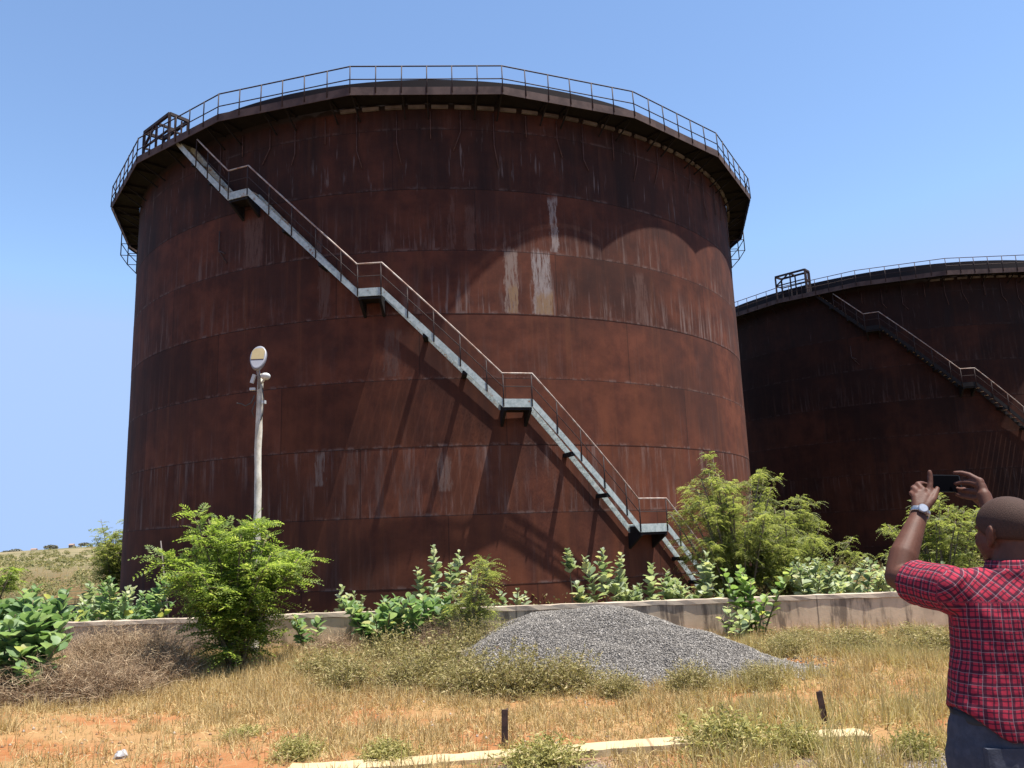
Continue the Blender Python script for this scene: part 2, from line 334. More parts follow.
# ------------------------------------------------------------------ tanks
def P(phi, r, z): a = R_(phi-90); return Vector((r*math.cos(a), r*math.sin(a), z))
NS, RP, PH = 19, 14.458, 7.904
ZF, ZT = 16.22, 17.21
LAND = [(-29.43, -26.07, 13.55), (-10.66, -7.54, 9.77), (6.85, 10.6, 6.28), (24.45, 29.08, 2.50)]
RI, RO = TR+.1, TR+.65
def build_tank(name, loc, rz, label, m, zt):
    T = empty(name, loc, label, 'tank', 'storage tanks', rz)
    # shell: plate courses lapped a few millimetres
    seams = [0, 1.13, 3.175, 5.22, 7.265, 9.31, 11.355, 13.4, 15.445, ZT]; n = 288; b = MB(); rings = []
    for i in range(len(seams)-1):
        rr = TR + (.005 if i % 2 else 0.)
        for pr in ([(rr, seams[i]), (rr, seams[i+1])], [(rr, seams[i+1]), (TR-.02, seams[i+1]+.001)], [(TR-.02, seams[i]-.001), (rr, seams[i])]):
            b.loft([[P(360*k/n, r, z) for k in range(n)] for r, z in pr], cap=False)
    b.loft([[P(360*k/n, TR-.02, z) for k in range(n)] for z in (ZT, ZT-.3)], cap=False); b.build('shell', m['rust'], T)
    MB().loft([[P(360*k/96, r, z) for k in range(96)] for r, z in ((TR-.035, ZT-.28), (TR*.5, ZT-.2), (.2, ZT-.15))]).build('roof', m['dark'], T)
    vert = lambda k, r, z: P(PH+k*360/NS, r, z)
    # walkway plate, fascia, stiffener pieces of the sunlit arc
    b = MB(); out = []
    for k in range(NS):
        for j in range(6): out.append(vert(k, RP, 0)*(1-j/6) + vert(k+1, RP, 0)*(j/6))
    nn = len(out); inn = [P(PH+360*i/nn, TR+.008, 0) for i in range(nn)]
    up_ = lambda pts, z, s=1: [Vector((p.x*s, p.y*s, z)) for p in pts]
    b.loft([up_(inn, ZF+.14), up_(out, ZF+.14, .997), up_(out, ZF+.19, .997), up_(inn, ZF+.19)], False, False); b.build('walkway_floor', m['dark'], T)
    b = MB(); b.loft([up_(out, ZF-.05, .9985), up_(out, ZF-.05), up_(out, ZF+.215), up_(out, ZF+.215, .9985)], False, False); b.build('fascia', m['fascia'], T)
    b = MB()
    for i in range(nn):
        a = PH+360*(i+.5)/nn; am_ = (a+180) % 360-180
        if am_ < -15 or am_ > 135: continue  # pale pieces only where sun reaches; shaded arc shown by leaving them out
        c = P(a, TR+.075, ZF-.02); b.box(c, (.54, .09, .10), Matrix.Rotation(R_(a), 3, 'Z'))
    b.build('sunlit_stiffener', m['dash'], T)
    for i in range(0, nn):                                    # gusset under the walkway, four of six kept
        if i % 6 in (1, 4): continue
        rr = out[i].length-.08; a = PH+360*i/nn
        MB().bar(P(a, TR+.02, ZF-.40), P(a, rr, ZF+.09), .035, .05).bar(P(a, TR+.02, ZF+.10), P(a, rr, ZF+.10), .05, .07).build('bracket', m['dark'], T)
    # railing on the outer edge: rails one part, posts its sub-parts
    b = MB()
    for z, r in ((ZF+.945, .022), (ZF+.50, .018)):
        b.tube([Vector((p.x*.998, p.y*.998, z)) for p in out] + [Vector((out[0].x*.998, out[0].y*.998, z))], r, 6, False)
    rail = b.build('railing', m['rail'], T); rest = MB()
    for i, p in enumerate(out):
        a = ((PH+360*i/nn) + 180) % 360 - 180
        q = Vector((p.x*1.001, p.y*1.001, 0)); lean = random.uniform(-.02, .02)
        mb = rest if abs(a) > 145 else MB()
        mb.tube([q+Vector((0, 0, ZF+.02)), q*.998+Vector((lean, 0, ZF+.95))], .02, 6)
        if mb is not rest: mb.build('post', m['rail'], rail)
    kind(rest.build('post', m['rail'], rail), 'stuff')
    # rail frames hanging below the walkway at either flank
    for s in (-1, 1):
        b = MB(); phs = [s*v for v in (79, 84, 89, 94, 99, 104)]
        for q in phs:
            b.tube([P(q, 14.28, ZF+.05), P(q, 14.28, ZF-1.05)], .022, 6)
            for dz in (-.5, -1.03): b.tube([P(q, 14.28, ZF+dz), P(q, TR+.02, ZF+dz)], .016, 6)
        for dz in (-.5, -1.03): b.tube([P(q, 14.28, ZF+dz) for q in phs], .02, 6)
        b.build('hanging_rail', m['rail'], T)
    # thin hanging rods under the walkway
    for i in range(22):
        a = -34 + i*4.6 + random.uniform(-.5, .5); L = random.uniform(.8, 1.5); r = TR+.05
        pts = [P(a, r, ZF-.15), P(a, r, ZF-L)]
        if i % 3 != 1: pts += [P(a+random.choice((-1, 1, 1))*random.uniform(.5, 1.2), r, ZF-L-random.uniform(.3, .8))]
        MB().tube(pts, .017, 5).build('hanger', M_HANG, T)
    # stair
    path = [(-40.6, 16.30)]
    for a0, a1, z in LAND: path += [(a0, z), (a1, z)]
    path += [(38.5, 0.15)]
    def zat(a):
        for (a0, z0), (a1, z1) in zip(path, path[1:]):
            if a0 <= a <= a1: return z0 + (z1-z0)*(a-a0)/(a1-a0)
        return path[0][1] if a < path[0][0] else path[-1][1]
    samp = []
    for (a0, z0), (a1, z1) in zip(path, path[1:]):
        k = max(1, int((a1-a0)/1.2)); samp += [(a0+(a1-a0)*i/k, z0+(z1-z0)*i/k) for i in range(k)]
    samp.append(path[-1])
    def stringer(r):
        b = MB(); b.loft([[P(a, r-.012, z), P(a, r+.012, z), P(a, r+.012, z+.25), P(a, r-.012, z+.25)] for a, z in samp], True, False); return b
    st = stringer(RO).build('staircase', m['stringer'], T)
    stringer(RI).build('stringer', m['stringer'], st)
    for (a0, z0), (a1, z1) in zip(path, path[1:]):
        if abs(z1-z0) < .01:
            am = (a0+a1)/2; L = R_(a1-a0)*((RI+RO)/2)
            MB().box(P(am, (RI+RO)/2, z0+.2), (L, RO-RI-.03, .04), Matrix.Rotation(R_(am), 3, 'Z')).build('landing', m['tread'], st)
            MB().box(P(am, (RI+RO)/2, z0+.05), (L-.06, RO-RI-.06, .26), Matrix.Rotation(R_(am), 3, 'Z')).build('support', m['dark'], st)
            for q in (a0+.3, a1-.3):
                p0, p1, p2 = P(q, TR+.01, z0-.01), P(q, RO-.01, z0-.01), P(q, RO-.01, z0-.10); p3 = P(q, TR+.01, z0-.5); t = P(q+90, .04, 0)
                MB().loft([[p+t for p in (p0, p1, p2, p3)], [p-t for p in (p0, p1, p2, p3)]], True, False).build('support', m['dark'], st)
            continue
        k = int(round((z0-z1)/.215))
        for i in range(1, k):
            f = i/k; a = a0+(a1-a0)*f; z = z0+(z1-z0)*f+.16
            MB().box(P(a, (RI+RO)/2, z), (.225, RO-RI-.03, .006), Matrix.Rotation(R_(a), 3, 'Z')).build('tread', m['step'], st)
        for f in (.36, .69):
            a = a0+(a1-a0)*f; z = z0+(z1-z0)*f
            MB().box(P(a, (TR+RO)/2, z-.03), (.14, RO-TR-.01, .12), Matrix.Rotation(R_(a), 3, 'Z')).build('support', m['dark'], st)
    b = MB(); b.tube([P(a, RO+.02, z+1.02) for a, z in samp if a > -36.5], .026, 7); b.build('handrail', m['hand'], st)
    b = MB(); b.tube([P(a, RO+.02, z+.62) for a, z in samp if a > -36.5], .014, 6); b.build('midrail', m['rail'], st)
    pa = []
    for (a0, z0), (a1, z1) in zip(path, path[1:]):
        if abs(z1-z0) < .01: pa += [a0+.1, a1-.1]
        else: pa += [a0+(a1-a0)*(i+.0)/4.6 for i in range(1, 5)]
    for a in pa:
        if a > -37: MB().tube([P(a, RO+.025, zat(a)+.02), P(a, RO+.02, zat(a)+1.02)], .02, 6).build('baluster', m['rail'], st)
    # gantry over the stair head
    b = MB(); A0, A1, r0, r1 = -49.4, -41.6, 13.5, 14.2
    cs = [P(A0, r1, 0), P(A1, r1, 0), P(A1, r0, 0), P(A0, r0, 0)]
    zz = lambda p, z: Vector((p.x, p.y, z))
    for i in range(4):
        b.bar(zz(cs[i], ZF+.2), zz(cs[i], zt-.07), .085, .085)
        b.bar(zz(cs[i], zt), zz(cs[(i+1) % 4], zt), .09, .11)
        b.bar(zz(cs[i], zt-.6), zz(cs[(i+1) % 4], zt-.6), .06, .06)
    mid = [(cs[0]+cs[1])/2, (cs[2]+cs[3])/2]
    for p in mid: b.bar(zz(p, ZF+.2), zz(p, zt-.07), .07, .07)
    b.bar(zz(cs[0], zt-.6), zz(cs[0]*.6+cs[1]*.4, zt-.06), .07, .07); b.bar(zz(mid[0], zt), zz(mid[1], zt), .08, .08)
    g = b.build('gantry_frame', m['rail'], T)
    for q in (.35, .7): MB().bar(zz(cs[1]*q+cs[2]*(1-q), ZF+.2), zz(cs[1]*q+cs[2]*(1-q), zt-.1), .05, .05).build('upright', m['fascia'], g)
    # stub of a light conduit on the shady flank
    b = MB(); b.tube([P(-33.5, TR+.05, 12.9), P(-33.5, TR+.06, 12.2), P(-31.9, TR+.05, 11.7)], .02, 5).tube([P(-33.4, TR+.06, 12.2), P(-32.4, TR+.05, 12.05)], .02, 5)
    b.build('conduit_stub', m['fascia'], T)
    return T
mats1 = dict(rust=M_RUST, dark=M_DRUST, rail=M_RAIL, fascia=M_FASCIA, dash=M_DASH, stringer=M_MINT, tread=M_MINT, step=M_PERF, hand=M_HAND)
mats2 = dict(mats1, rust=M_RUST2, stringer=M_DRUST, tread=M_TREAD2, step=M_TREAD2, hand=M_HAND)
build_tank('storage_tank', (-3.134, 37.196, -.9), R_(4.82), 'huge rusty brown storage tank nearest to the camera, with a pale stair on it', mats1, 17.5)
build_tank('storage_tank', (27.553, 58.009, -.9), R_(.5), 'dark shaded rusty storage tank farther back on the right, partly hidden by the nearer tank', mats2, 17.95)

# ------------------------------------------------------------------ bund wall, kerb
W0, W1, WY = -7.7, 17.0, 13.0
wl = empty('concrete_wall', ((W0+W1)/2, WY+.1, 0), 'low weathered concrete wall with dark run stains in front of the tanks', 'wall')
b = MB(); n = 60
for i in range(n):
    xa, xb = W0+(W1-W0)*i/n, W0+(W1-W0)*(i+1)/n
b.loft([[(x-(W0+W1)/2, y, z) for y, z in ((-.1, -1.2), (.1, -1.2), (.1, .49), (-.1, .49))] for x in np.linspace(W0, W1, 60)], True, False)
b.build('wall_body', M_WALL, wl)
b = MB(); rr = random.Random(3)
b.loft([[(x-(W0+W1)/2, y+rr.uniform(-.006, .006), z+rr.uniform(-.008, .008)) for y, z in ((-.115, .493), (.115, .493), (.11, .553), (-.11, .558))] for x in np.linspace(W0-.01, W1+.01, 140)], True, False)
b.build('coping', M_COPE, wl)
# kerb strip (broken, partly overgrown)
b = MB(); rr = random.Random(5)
kx = lambda x: 6.36+.09*x
b.loft([[(x, kx(x)+dy+rr.uniform(-.01, .01), z+.015*math.sin(x*1.3)+rr.uniform(-.003, .003)) for dy, z in ((-.11, -.1), (.11, -.1), (.11, .07), (-.11, .07))] for x in np.linspace(-1.72, 2.62, 60)], True, False)
kind(b.build('kerb', M_KERB), 'structure')
M_STAKE = simple('rusty_stake', (.055, .035, .03), (.10, .06, .05), 12., .85, .2, .3)
def stake(x, y, h, lean, label):
    z = float(hgt(x, y)); b = MB()
    b.box((0, 0, h/2-.1), (.05, .012, h+.2), Matrix.Rotation(lean, 3, 'Y')).box((.02*math.cos(lean), .022, h/2-.1), (.012, .05, h+.2), Matrix.Rotation(lean, 3, 'Y'))
    o = b.build('metal_stake', M_STAKE); o.location = (x, y, z); tag(o, label, 'stake', 'metal stakes behind the kerb')
stake(-.16, 6.70, .27, 0.03, 'upright rusty metal stake behind the pale kerb, left of the two')
stake(2.49, 7.08, .26, -.10, 'short dark leaning stake behind the kerb, beside the tall straw grass')

# ------------------------------------------------------------------ gravel pile
gp = empty('gravel_pile', (1.2, 11.2, 0), 'grey heap of crushed stone gravel in front of the concrete wall', 'gravel pile')
SEG = [((.30, 11.95), .56, (1.35, 11.65), .575), ((1.35, 11.65), .575, (2.1, 10.75), .36), ((2.1, 10.75), .36, (3.08, 9.66), .05)]
def pile(x, y):
    best = np.full(np.shape(x), -9.)
    for (a, ha, c, hc) in SEG:
        a, c = np.array(a), np.array(c); d = c-a; t = np.clip(((x-a[0])*d[0]+(y-a[1])*d[1])/(d@d), 0, 1)
        dx = x-(a[0]+d[0]*t); dy = y-(a[1]+d[1]*t); dy = np.where(dy < 0, dy*.62, dy)
        best = np.maximum(best, ha+(hc-ha)*t - .58*(np.sqrt(dx*dx+dy*dy+.20)-.447))
    return best + (vnoise(x, y, 1.7, 8)-.5)*.10 + (vnoise(x, y, 5., 9)-.5)*.04
gx = np.linspace(-1.8, 4.6, 130); gy = np.linspace(8.2, 12.86, 100); X, Y = np.meshgrid(gx, gy); Z = np.maximum(pile(X, Y), -.25)
idx = np.arange(X.size).reshape(X.shape)
def gravelmat():
    k = NT('crushed_stone'); ob, x, y, z = k.obj()
    vo = k.n('ShaderNodeTexVoronoi'); k.put(vo.inputs['Vector'], ob); vo.inputs['Scale'].default_value = 38.
    sp = k.n('ShaderNodeSeparateColor'); k.put(sp.inputs[0], vo.outputs['Color'])
    col = k.ramp(sp.outputs[0], [(0, (.11, .10, .09)), (.6, (.20, .18, .165)), (1, (.32, .295, .27))])
    col = k.mix(1., col, (KA, KA, KA), 'MULTIPLY'); k.bump(vo.outputs['Distance'], 1., .03); return k.fin(col, .9, .25)
fast('pile_body', np.stack([X-1.2, Y-11.2, Z], -1), np.stack([idx[:-1, :-1], idx[:-1, 1:], idx[1:, 1:], idx[1:, :-1]], -1).reshape(-1, 4), gravelmat(), gp)
M_STONE = leafmat('stone_chips', [(0, (.11, .097, .085)), (.5, (.20, .18, .158)), (.85, (.30, .272, .24)), (1, (.48, .44, .39))], 0, .85, .25)
N = 62000; px = rng.uniform(-1.6, 4.3, N*2); py = rng.uniform(8.3, 12.85, N*2); pz = pile(px, py); gz = hgt(px, py)
keep = pz > gz-.06; px, py, pz = px[keep], py[keep], np.maximum(pz[keep], gz[keep]); N = len(px)
octa = np.array([(1, 0, 0), (0, 1, 0), (-1, 0, 0), (0, -1, 0), (0, 0, 1), (0, 0, -1)], float)
of = np.array([(0, 1, 4), (1, 2, 4), (2, 3, 4), (3, 0, 4), (1, 0, 5), (2, 1, 5), (3, 2, 5), (0, 3, 5)])
V = octa[None]*rng.uniform(.005, .014, (N, 1, 1))*rng.uniform(.6, 1.3, (N, 6, 1)); V = V + rng.normal(0, .003, V.shape)
ex = 2600; ea = rng.uniform(0, 6.28, ex); er = rng.normal(1, .16, ex); ex_ = 1.35+2.25*er*np.cos(ea); ey_ = 10.9+1.75*er*np.sin(ea); kk = (ey_ < 12.8) & (pile(ex_, ey_) < hgt(ex_, ey_)+.02)
px = np.concatenate([px, ex_[kk]]); py = np.concatenate([py, ey_[kk]]); pz = np.concatenate([pz, hgt(ex_[kk], ey_[kk])+.003]); n2 = kk.sum()
V = np.concatenate([V, octa[None]*rng.uniform(.008, .024, (n2, 1, 1))*rng.uniform(.6, 1.3, (n2, 6, 1))]); N = len(px)
an = rng.uniform(0, 6.28, N); tl = rng.uniform(-.8, .8, N); ca, sa, ct, st_ = np.cos(an)[:, None], np.sin(an)[:, None], np.cos(tl)[:, None], np.sin(tl)[:, None]
x1 = V[..., 0]*ca-V[..., 1]*sa; y1 = V[..., 0]*sa+V[..., 1]*ca; z1 = V[..., 2]; y2 = y1*ct-z1*st_; z2 = y1*st_+z1*ct
V = np.stack([x1+px[:, None]-1.2, y2+py[:, None]-11.2, z2+pz[:, None]+.004], -1)
kind(fast('loose_stones', V, (of[None]+6*np.arange(N)[:, None, None]).reshape(-1, 3), M_STONE, gp), 'stuff')

# ------------------------------------------------------------------ plants
def frame(d, spin):                                          # rows of orthonormal frames: d = leaf axis
    d = d/np.linalg.norm(d, axis=1, keepdims=True); ref = np.tile((0., 0., 1.), (len(d), 1)); ref[np.abs(d[:, 2]) > .95] = (1, 0, 0)
    s = np.cross(d, ref); s /= np.linalg.norm(s, axis=1, keepdims=True); u = np.cross(s, d)
    c, n = np.cos(spin)[:, None], np.sin(spin)[:, None]; return d, s*c+u*n, u*c-s*n
def rand_dirs(r, n, zlo, zhi):
    a = r.uniform(0, 2*PI, n); z = r.uniform(zlo, zhi, n); q = np.sqrt(1-z*z); return np.stack([q*np.cos(a), q*np.sin(a), z], -1)
def ribbons(paths, wd, r):                                   # paths (n,k,3) -> thin flat ribbons tapering to the tip
    n, k, _ = paths.shape; d = paths[:, -1]-paths[:, 0]; _, s, _ = frame(d+1e-5, r.uniform(0, PI, n))
    t = np.linspace(1, .25, k)[None, :, None]; s = s[:, None, :]*np.asarray(wd).reshape(-1, 1, 1)*t*.5
    V = np.stack([paths-s, paths+s], 2).reshape(n, 2*k, 3)
    q = np.array([(2*i, 2*i+1, 2*i+3, 2*i+2) for i in range(k-1)]); F = (q[None]+2*k*np.arange(n)[:, None, None]).reshape(-1, 4)
    return V.reshape(-1, 3), F
def join(parts):
    Vs, Fs, o = [], [], 0
    for V, F in parts: Vs.append(V); Fs.append(F+o); o += len(V)
    return np.concatenate(Vs), np.concatenate(Fs)

def stems_branching(r, nst, h, spread, sway=.15, k=6):
    P_ = []
    for i in range(nst):
        a = r.uniform(0, 2*PI); q = spread*math.sqrt(r.uniform(.02, 1)); hh = h*r.uniform(.72, 1.0)*(1-.35*(q/spread)**2)
        t = np.linspace(0, 1, k); x = q*np.cos(a)*t**1.25; y = q*np.sin(a)*t**1.25
        x = x+sway*np.cumsum(r.normal(0, .12, k))*t; y = y+sway*np.cumsum(r.normal(0, .12, k))*t
        P_.append(np.stack([x+r.normal(0, .05), y+r.normal(0, .05), hh*(t**.85)], -1))
    return P_
def pinnate_bush(r, h, spread, nst, nleaf, mleaf, mstem, parent, leaflen=.26, pairs=8, llen=.05, lw=.018, lo=.25, droop=.3, twig=.45, offx=0):
    stems = stems_branching(r, nst, h, spread); sb = MB(); tips = []; base = []
    for p in stems:
        sb.tube([Vector(q) for q in p], list(np.linspace(.022, .006, len(p))*(.6+.5*h/2)), 6)
        for j in range(int(5+h*3)):
            t = r.uniform(lo, 1.); i = t*(len(p)-1); i0 = min(int(i), len(p)-2); c = p[i0]+(p[i0+1]-p[i0])*(i-i0)
            d = rand_dirs(r, 1, -.05, .75)[0]; L = twig*r.uniform(.4, 1.2)*(1.15-.5*t)
            e = c+d*L+np.array((0, 0, -droop*L*.3)); m = (c+e)/2+np.array((0, 0, .05*L)); sb.tube([Vector(c), Vector(m), Vector(e)], [.006, .004, .002], 4)
            base.append((c, m, e))
        base.append((p[-2], (p[-2]+p[-1])/2, p[-1]))
    bb = np.array(base); n = nleaf; pick = r.integers(0, len(bb), n); t = r.uniform(.15, 1, n)[:, None]; B = bb[pick]
    O = np.where(t < .5, B[:, 0]+(B[:, 1]-B[:, 0])*t*2, B[:, 1]+(B[:, 2]-B[:, 1])*(t*2-1))
    d = (B[:, 2]-B[:, 0]); d /= np.linalg.norm(d, axis=1, keepdims=True)+1e-6; d = d*.7+rand_dirs(r, n, -.4, .6)*.9
    d, s, u = frame(d, r.uniform(-.6, .6, n)); L = leaflen*r.uniform(.6, 1.15, n)
    Vs = []
    for j in range(pairs):
        f = (j+.6)/pairs; c = O+d*(L*f)[:, None]+np.array((0, 0, -1))*(droop*L*f*f)[:, None]
        sc = math.sin(PI*(.2+.7*f))
        for sg in (-1, 1):
            ax_ = (s*sg*.9+d*.45); ax_ /= np.linalg.norm(ax_, axis=1, keepdims=True)
            ll = llen*sc*r.uniform(.8, 1.2, n)[:, None]; wv = d*lw*.5
            tip = c+ax_*ll+u*(ll*r.uniform(-.35, .15, (n, 1)))
            mid = c+ax_*ll*.5
            Vs.append(np.stack([c, mid+wv, tip, mid-wv], 1))
    V = np.stack(Vs, 1).reshape(-1, 3); F = np.arange(len(V)).reshape(-1, 4)
    # keep each compound leaf one tone: rachis ribbon joins nothing, so tone varies by leaflet
    sb.build('stems', mstem, parent); return fast('foliage', V, F, mleaf, parent)

# ovate leaf template (length 1 along x, width 1)
LT = np.array([(0, 0, 0), (.22, .36, .05), (.55, .5, .07), (.85, .3, .04), (1, 0, -.03), (.85, -.3, .04), (.55, -.5, .07), (.22, -.36, .05), (.22, 0, -.02), (.55, 0, -.01), (.85, 0, -.02)], float)
LF = np.array([(0, 8, 1, 1), (8, 9, 2, 1), (9, 10, 3, 2), (10, 4, 3, 3), (0, 7, 8, 8), (8, 7, 6, 9), (9, 6, 5, 10), (10, 5, 4, 4)])
LTRI = []
for q in LF:
    q = list(dict.fromkeys(q.tolist()))
    LTRI += [(q[0], q[1], q[2])] + ([(q[0], q[2], q[3])] if len(q) == 4 else [])
LTRI = np.array(LTRI)
def broad_plant(r, stems, mleaf, mstem, parent, leaf=.14, gap=.055, wid=.74, lo=.1):
    sb = MB(); O, D, SZ = [], [], []
    for (x, y, h, lx, ly) in stems:
        k = 6; t = np.linspace(0, 1, k)
        p = np.stack([x+lx*t**1.3+r.normal(0, .015, k)*t, y+ly*t**1.3+r.normal(0, .015, k)*t, h*t], -1); sb.tube([Vector(q) for q in p], list(np.linspace(.016, .007, k)), 6)
        m = max(4, int(h*.8/gap)); ph = r.uniform(0, PI)
        for j in range(m):
            f = lo+(1-lo)*(j+.5)/m; i = f*(k-1); i0 = min(int(i), k-2); c = p[i0]+(p[i0+1]-p[i0])*(i-i0)
            sc = (.65+.5*math.sin(PI*min(1, f*.85)))*(1-.45*max(0, f-.8)/.2)
            for q in (0, PI):
                a = ph+j*PI/2+q+r.normal(0, .25); el = .15+.75*f+r.normal(0, .2)
                O.append(c); D.append((math.cos(a)*math.cos(el), math.sin(a)*math.cos(el), math.sin(el))); SZ.append(leaf*sc*r.uniform(.8, 1.2))
    O = np.array(O); d, s, u = frame(np.array(D), r.normal(0, .35, len(O))); SZ = np.array(SZ)[:, None, None]
    flip = np.where(u[:, 2:3] < 0, -1, 1); u = u*flip
    V = O[:, None]+SZ*(LT[None, :, 0:1]*d[:, None]+LT[None, :, 1:2]*wid*s[:, None]+(LT[None, :, 2:3]*1.4-.16*LT[None, :, 0:1]**2)*u[:, None])
    F = (LTRI[None]+11*np.arange(len(O))[:, None, None]).reshape(-1, 3)
    sb.build('stems', mstem, parent); return fast('foliage', V.reshape(-1, 3), F, mleaf, parent, True)

M_STEM = simple('green_brown_stem', (.20, .17, .09), (.12, .09, .05), 12.)
M_TWIG = simple('grey_twig', (.22, .17, .12), (.13, .10, .07), 12.)
L_BRIGHT = leafmat('bright_pinnate_leaf', [(0, (.11, .17, .032)), (.45, (.21, .295, .058)), (.85, (.33, .41, .10)), (1, (.42, .46, .15))], .55)
L_LIME = leafmat('lime_waxy_leaf', [(0, (.13, .22, .06)), (.5, (.25, .37, .11)), (.85, (.40, .50, .20)), (1, (.52, .54, .14))], .42, .55, .3)
L_OLIVE = leafmat('olive_feathery_leaf', [(0, (.135, .165, .046)), (.5, (.235, .275, .078)), (.85, (.34, .365, .125)), (1, (.43, .40, .18))], .55)
L_PALE = leafmat('pale_waxy_leaf', [(0, (.16, .22, .11)), (.45, (.32, .385, .21)), (.85, (.54, .58, .41)), (1, (.54, .53, .25))], .4, .6, .3)
L_GREEN = leafmat('green_waxy_leaf', [(0, (.10, .18, .07)), (.5, (.20, .31, .13)), (.9, (.34, .44, .24)), (1, (.47, .46, .15))], .45, .5, .35)

def bush(seed, name, loc, label, cat, group=None, **kw):
    loc = (loc[0], loc[1], float(hgt(loc[0], loc[1]))-.02 if len(loc) < 3 else loc[2]); o = empty(name, loc, label, cat, group)
    pinnate_bush(np.random.default_rng(seed), parent=o, **kw); return o
bush(1, 'leafy_bush', (-3.82, 11.1), 'bright green feathery bush around the foot of the white lamp pole', 'bush',
     h=2.35, spread=.86, nst=26, nleaf=2900, mleaf=L_BRIGHT, mstem=M_STEM, leaflen=.30, pairs=7, llen=.062, lw=.026, lo=.12, twig=.5)
bush(2, 'feathery_bush', (4.35, 16.4), 'tall olive green feathery bush behind the wall at the near tank right edge', 'bush',
     h=4.3, spread=1.3, nst=26, nleaf=9500, mleaf=L_OLIVE, mstem=M_TWIG, leaflen=.26, pairs=8, llen=.042, lw=.017, lo=.1, twig=.6, droop=.6)
bush(3, 'feathery_bush', (5.55, 16.9), 'lower rounded feathery bush right of the tall one, against the dark tank', 'bush',
     h=3.45, spread=1.35, nst=24, nleaf=7500, mleaf=L_OLIVE, mstem=M_TWIG, leaflen=.26, pairs=8, llen=.042, lw=.017, lo=.1, twig=.6, droop=.6)
bush(4, 'feathery_bush', (8.35, 16.6), 'green feathery bush behind the wall below the raised phone', 'bush',
     h=3.3, spread=1.1, nst=22, nleaf=5600, mleaf=L_OLIVE, mstem=M_TWIG, leaflen=.24, pairs=8, llen=.042, lw=.018, lo=.1, twig=.5, droop=.5)
bush(5, 'feathery_sapling', (-.68, 12.55), 'slender feathery sapling rising in front of the wall left of the gravel heap', 'sapling',
     h=1.5, spread=.42, nst=6, nleaf=420, mleaf=L_OLIVE, mstem=M_TWIG, leaflen=.30, pairs=9, llen=.045, lw=.017, lo=.3, twig=.35, droop=.5)
bush(6, 'feathery_bush', (-22.2, 45.), 'distant yellowish bush beside the left edge of the near tank', 'bush',
     h=4.6, spread=2.0, nst=18, nleaf=2200, mleaf=L_OLIVE, mstem=M_TWIG, leaflen=.45, pairs=6, llen=.11, lw=.05, lo=.05, twig=.9, droop=.5)
bush(7, 'feathery_bush', (-16.0, 24.8), 'small dark green bush top at the far left edge against the sky', 'bush',
     h=2.9, spread=.8, nst=10, nleaf=700, mleaf=L_BRIGHT, mstem=M_TWIG, leaflen=.3, pairs=6, llen=.09, lw=.04, lo=.3, twig=.5, droop=.4)

def milk(seed, loc, label, stems, mleaf=L_PALE, leaf=.14, group='milkweed plants along the wall', **kw):
    z = float(hgt(loc[0], loc[1]))-.02; o = empty('milkweed_plant', (loc[0], loc[1], z), label, 'plant', group)
    broad_plant(np.random.default_rng(seed), stems, mleaf, M_STEM, o, leaf, **kw); return o
def fan(seed, n, h, sp, hv=.3, lean=.25):
    r = np.random.default_rng(seed); out = []
    for i in range(n):
        x, y = np.clip(r.normal(0, sp, 2), -1.35*sp, 1.35*sp); out.append((x*.4, y*.4, h*(1-hv*r.random()), x*.8+r.normal(0, lean*.3), y*.8+r.normal(0, lean*.3)))
    return out
milk(21, (-6.0, 9.95), 'large broad leaved green plant at the left edge in the foreground', fan(1, 24, 1.2, .42, .5), L_GREEN, .21, lo=.02)
milk(22, (-6.9, 11.0), 'broad leaved green plant behind the large one at the left edge', fan(2, 14, 1.3, .4), L_GREEN, .2)
milk(23, (-5.55, 9.5), 'small yellowing broad leaved plant at the foot of the left edge plant', fan(3, 7, .5, .1, .3, .1), L_GREEN, .16)
milk(24, (-8.9, 18.4), 'wide pale leaved milkweed in the shade at the near tank left foot', fan(4, 20, 2.1, .75, .55), L_GREEN, .2)
milk(25, (-10.2, 19.6), 'pale leaved milkweed farther left of the near tank foot', fan(5, 14, 1.9, .6, .5), L_PALE, .2)
milk(26, (-7.6, 17.5), 'low sunlit milkweed below the thin leaning rod by the tank', fan(6, 10, 1.4, .5, .5), L_GREEN, .17)
milk(27, (-2.05, 12.6), 'low dense dark green milkweed leaning over the wall left of the sapling', fan(7, 13, .85, .36, .35), L_GREEN, .17)
milk(28, (-1.45, 12.65), 'bright green milkweed between the dense one and the sapling', fan(8, 11, .88, .30, .3), L_GREEN, .17)
milk(29, (-1.35, 14.0), 'tall pale milkweed with upright tips behind the wall left of the sapling', [(-.25, 0, 1.25, -.12, 0), (-.05, .1, 1.6, -.05, .05), (.1, -.05, 1.3, .12, 0), (.22, .1, 1.5, .10, .05), (.35, 0, 1.15, .2, 0), (.0, -.1, 1.05, -.1, -.1)], L_PALE, .15, lo=.4, gap=.07)
milk(30, (-3.15, 12.6), 'short sprig of milkweed between the lamp bush and the dense milkweed', fan(10, 4, .75, .2), L_GREEN, .14)
milk(31, (-3.0, 14.2), 'small pale sprig behind the wall right of the lamp bush', fan(11, 4, 1.15, .22), L_PALE, .13)
milk(32, (.95, 15.0), 'single thin milkweed stalk behind the wall above the gravel heap', [(0, 0, 1.75, -.02, 0), (.05, 0, 1.0, .1, .1)], L_PALE, .17, lo=.76, gap=.07)
milk(33, (1.55, 15.0), 'pale milkweed clump behind the wall below the stair foot, leftmost of three', fan(13, 7, 1.68, .36, .45, .7), L_PALE, .19, lo=.5, gap=.085)
milk(34, (2.25, 15.0), 'yellow green milkweed clump behind the wall, middle of three by the stair foot', fan(14, 8, 1.55, .36, .5, .7), L_PALE, .19, lo=.5, gap=.085)
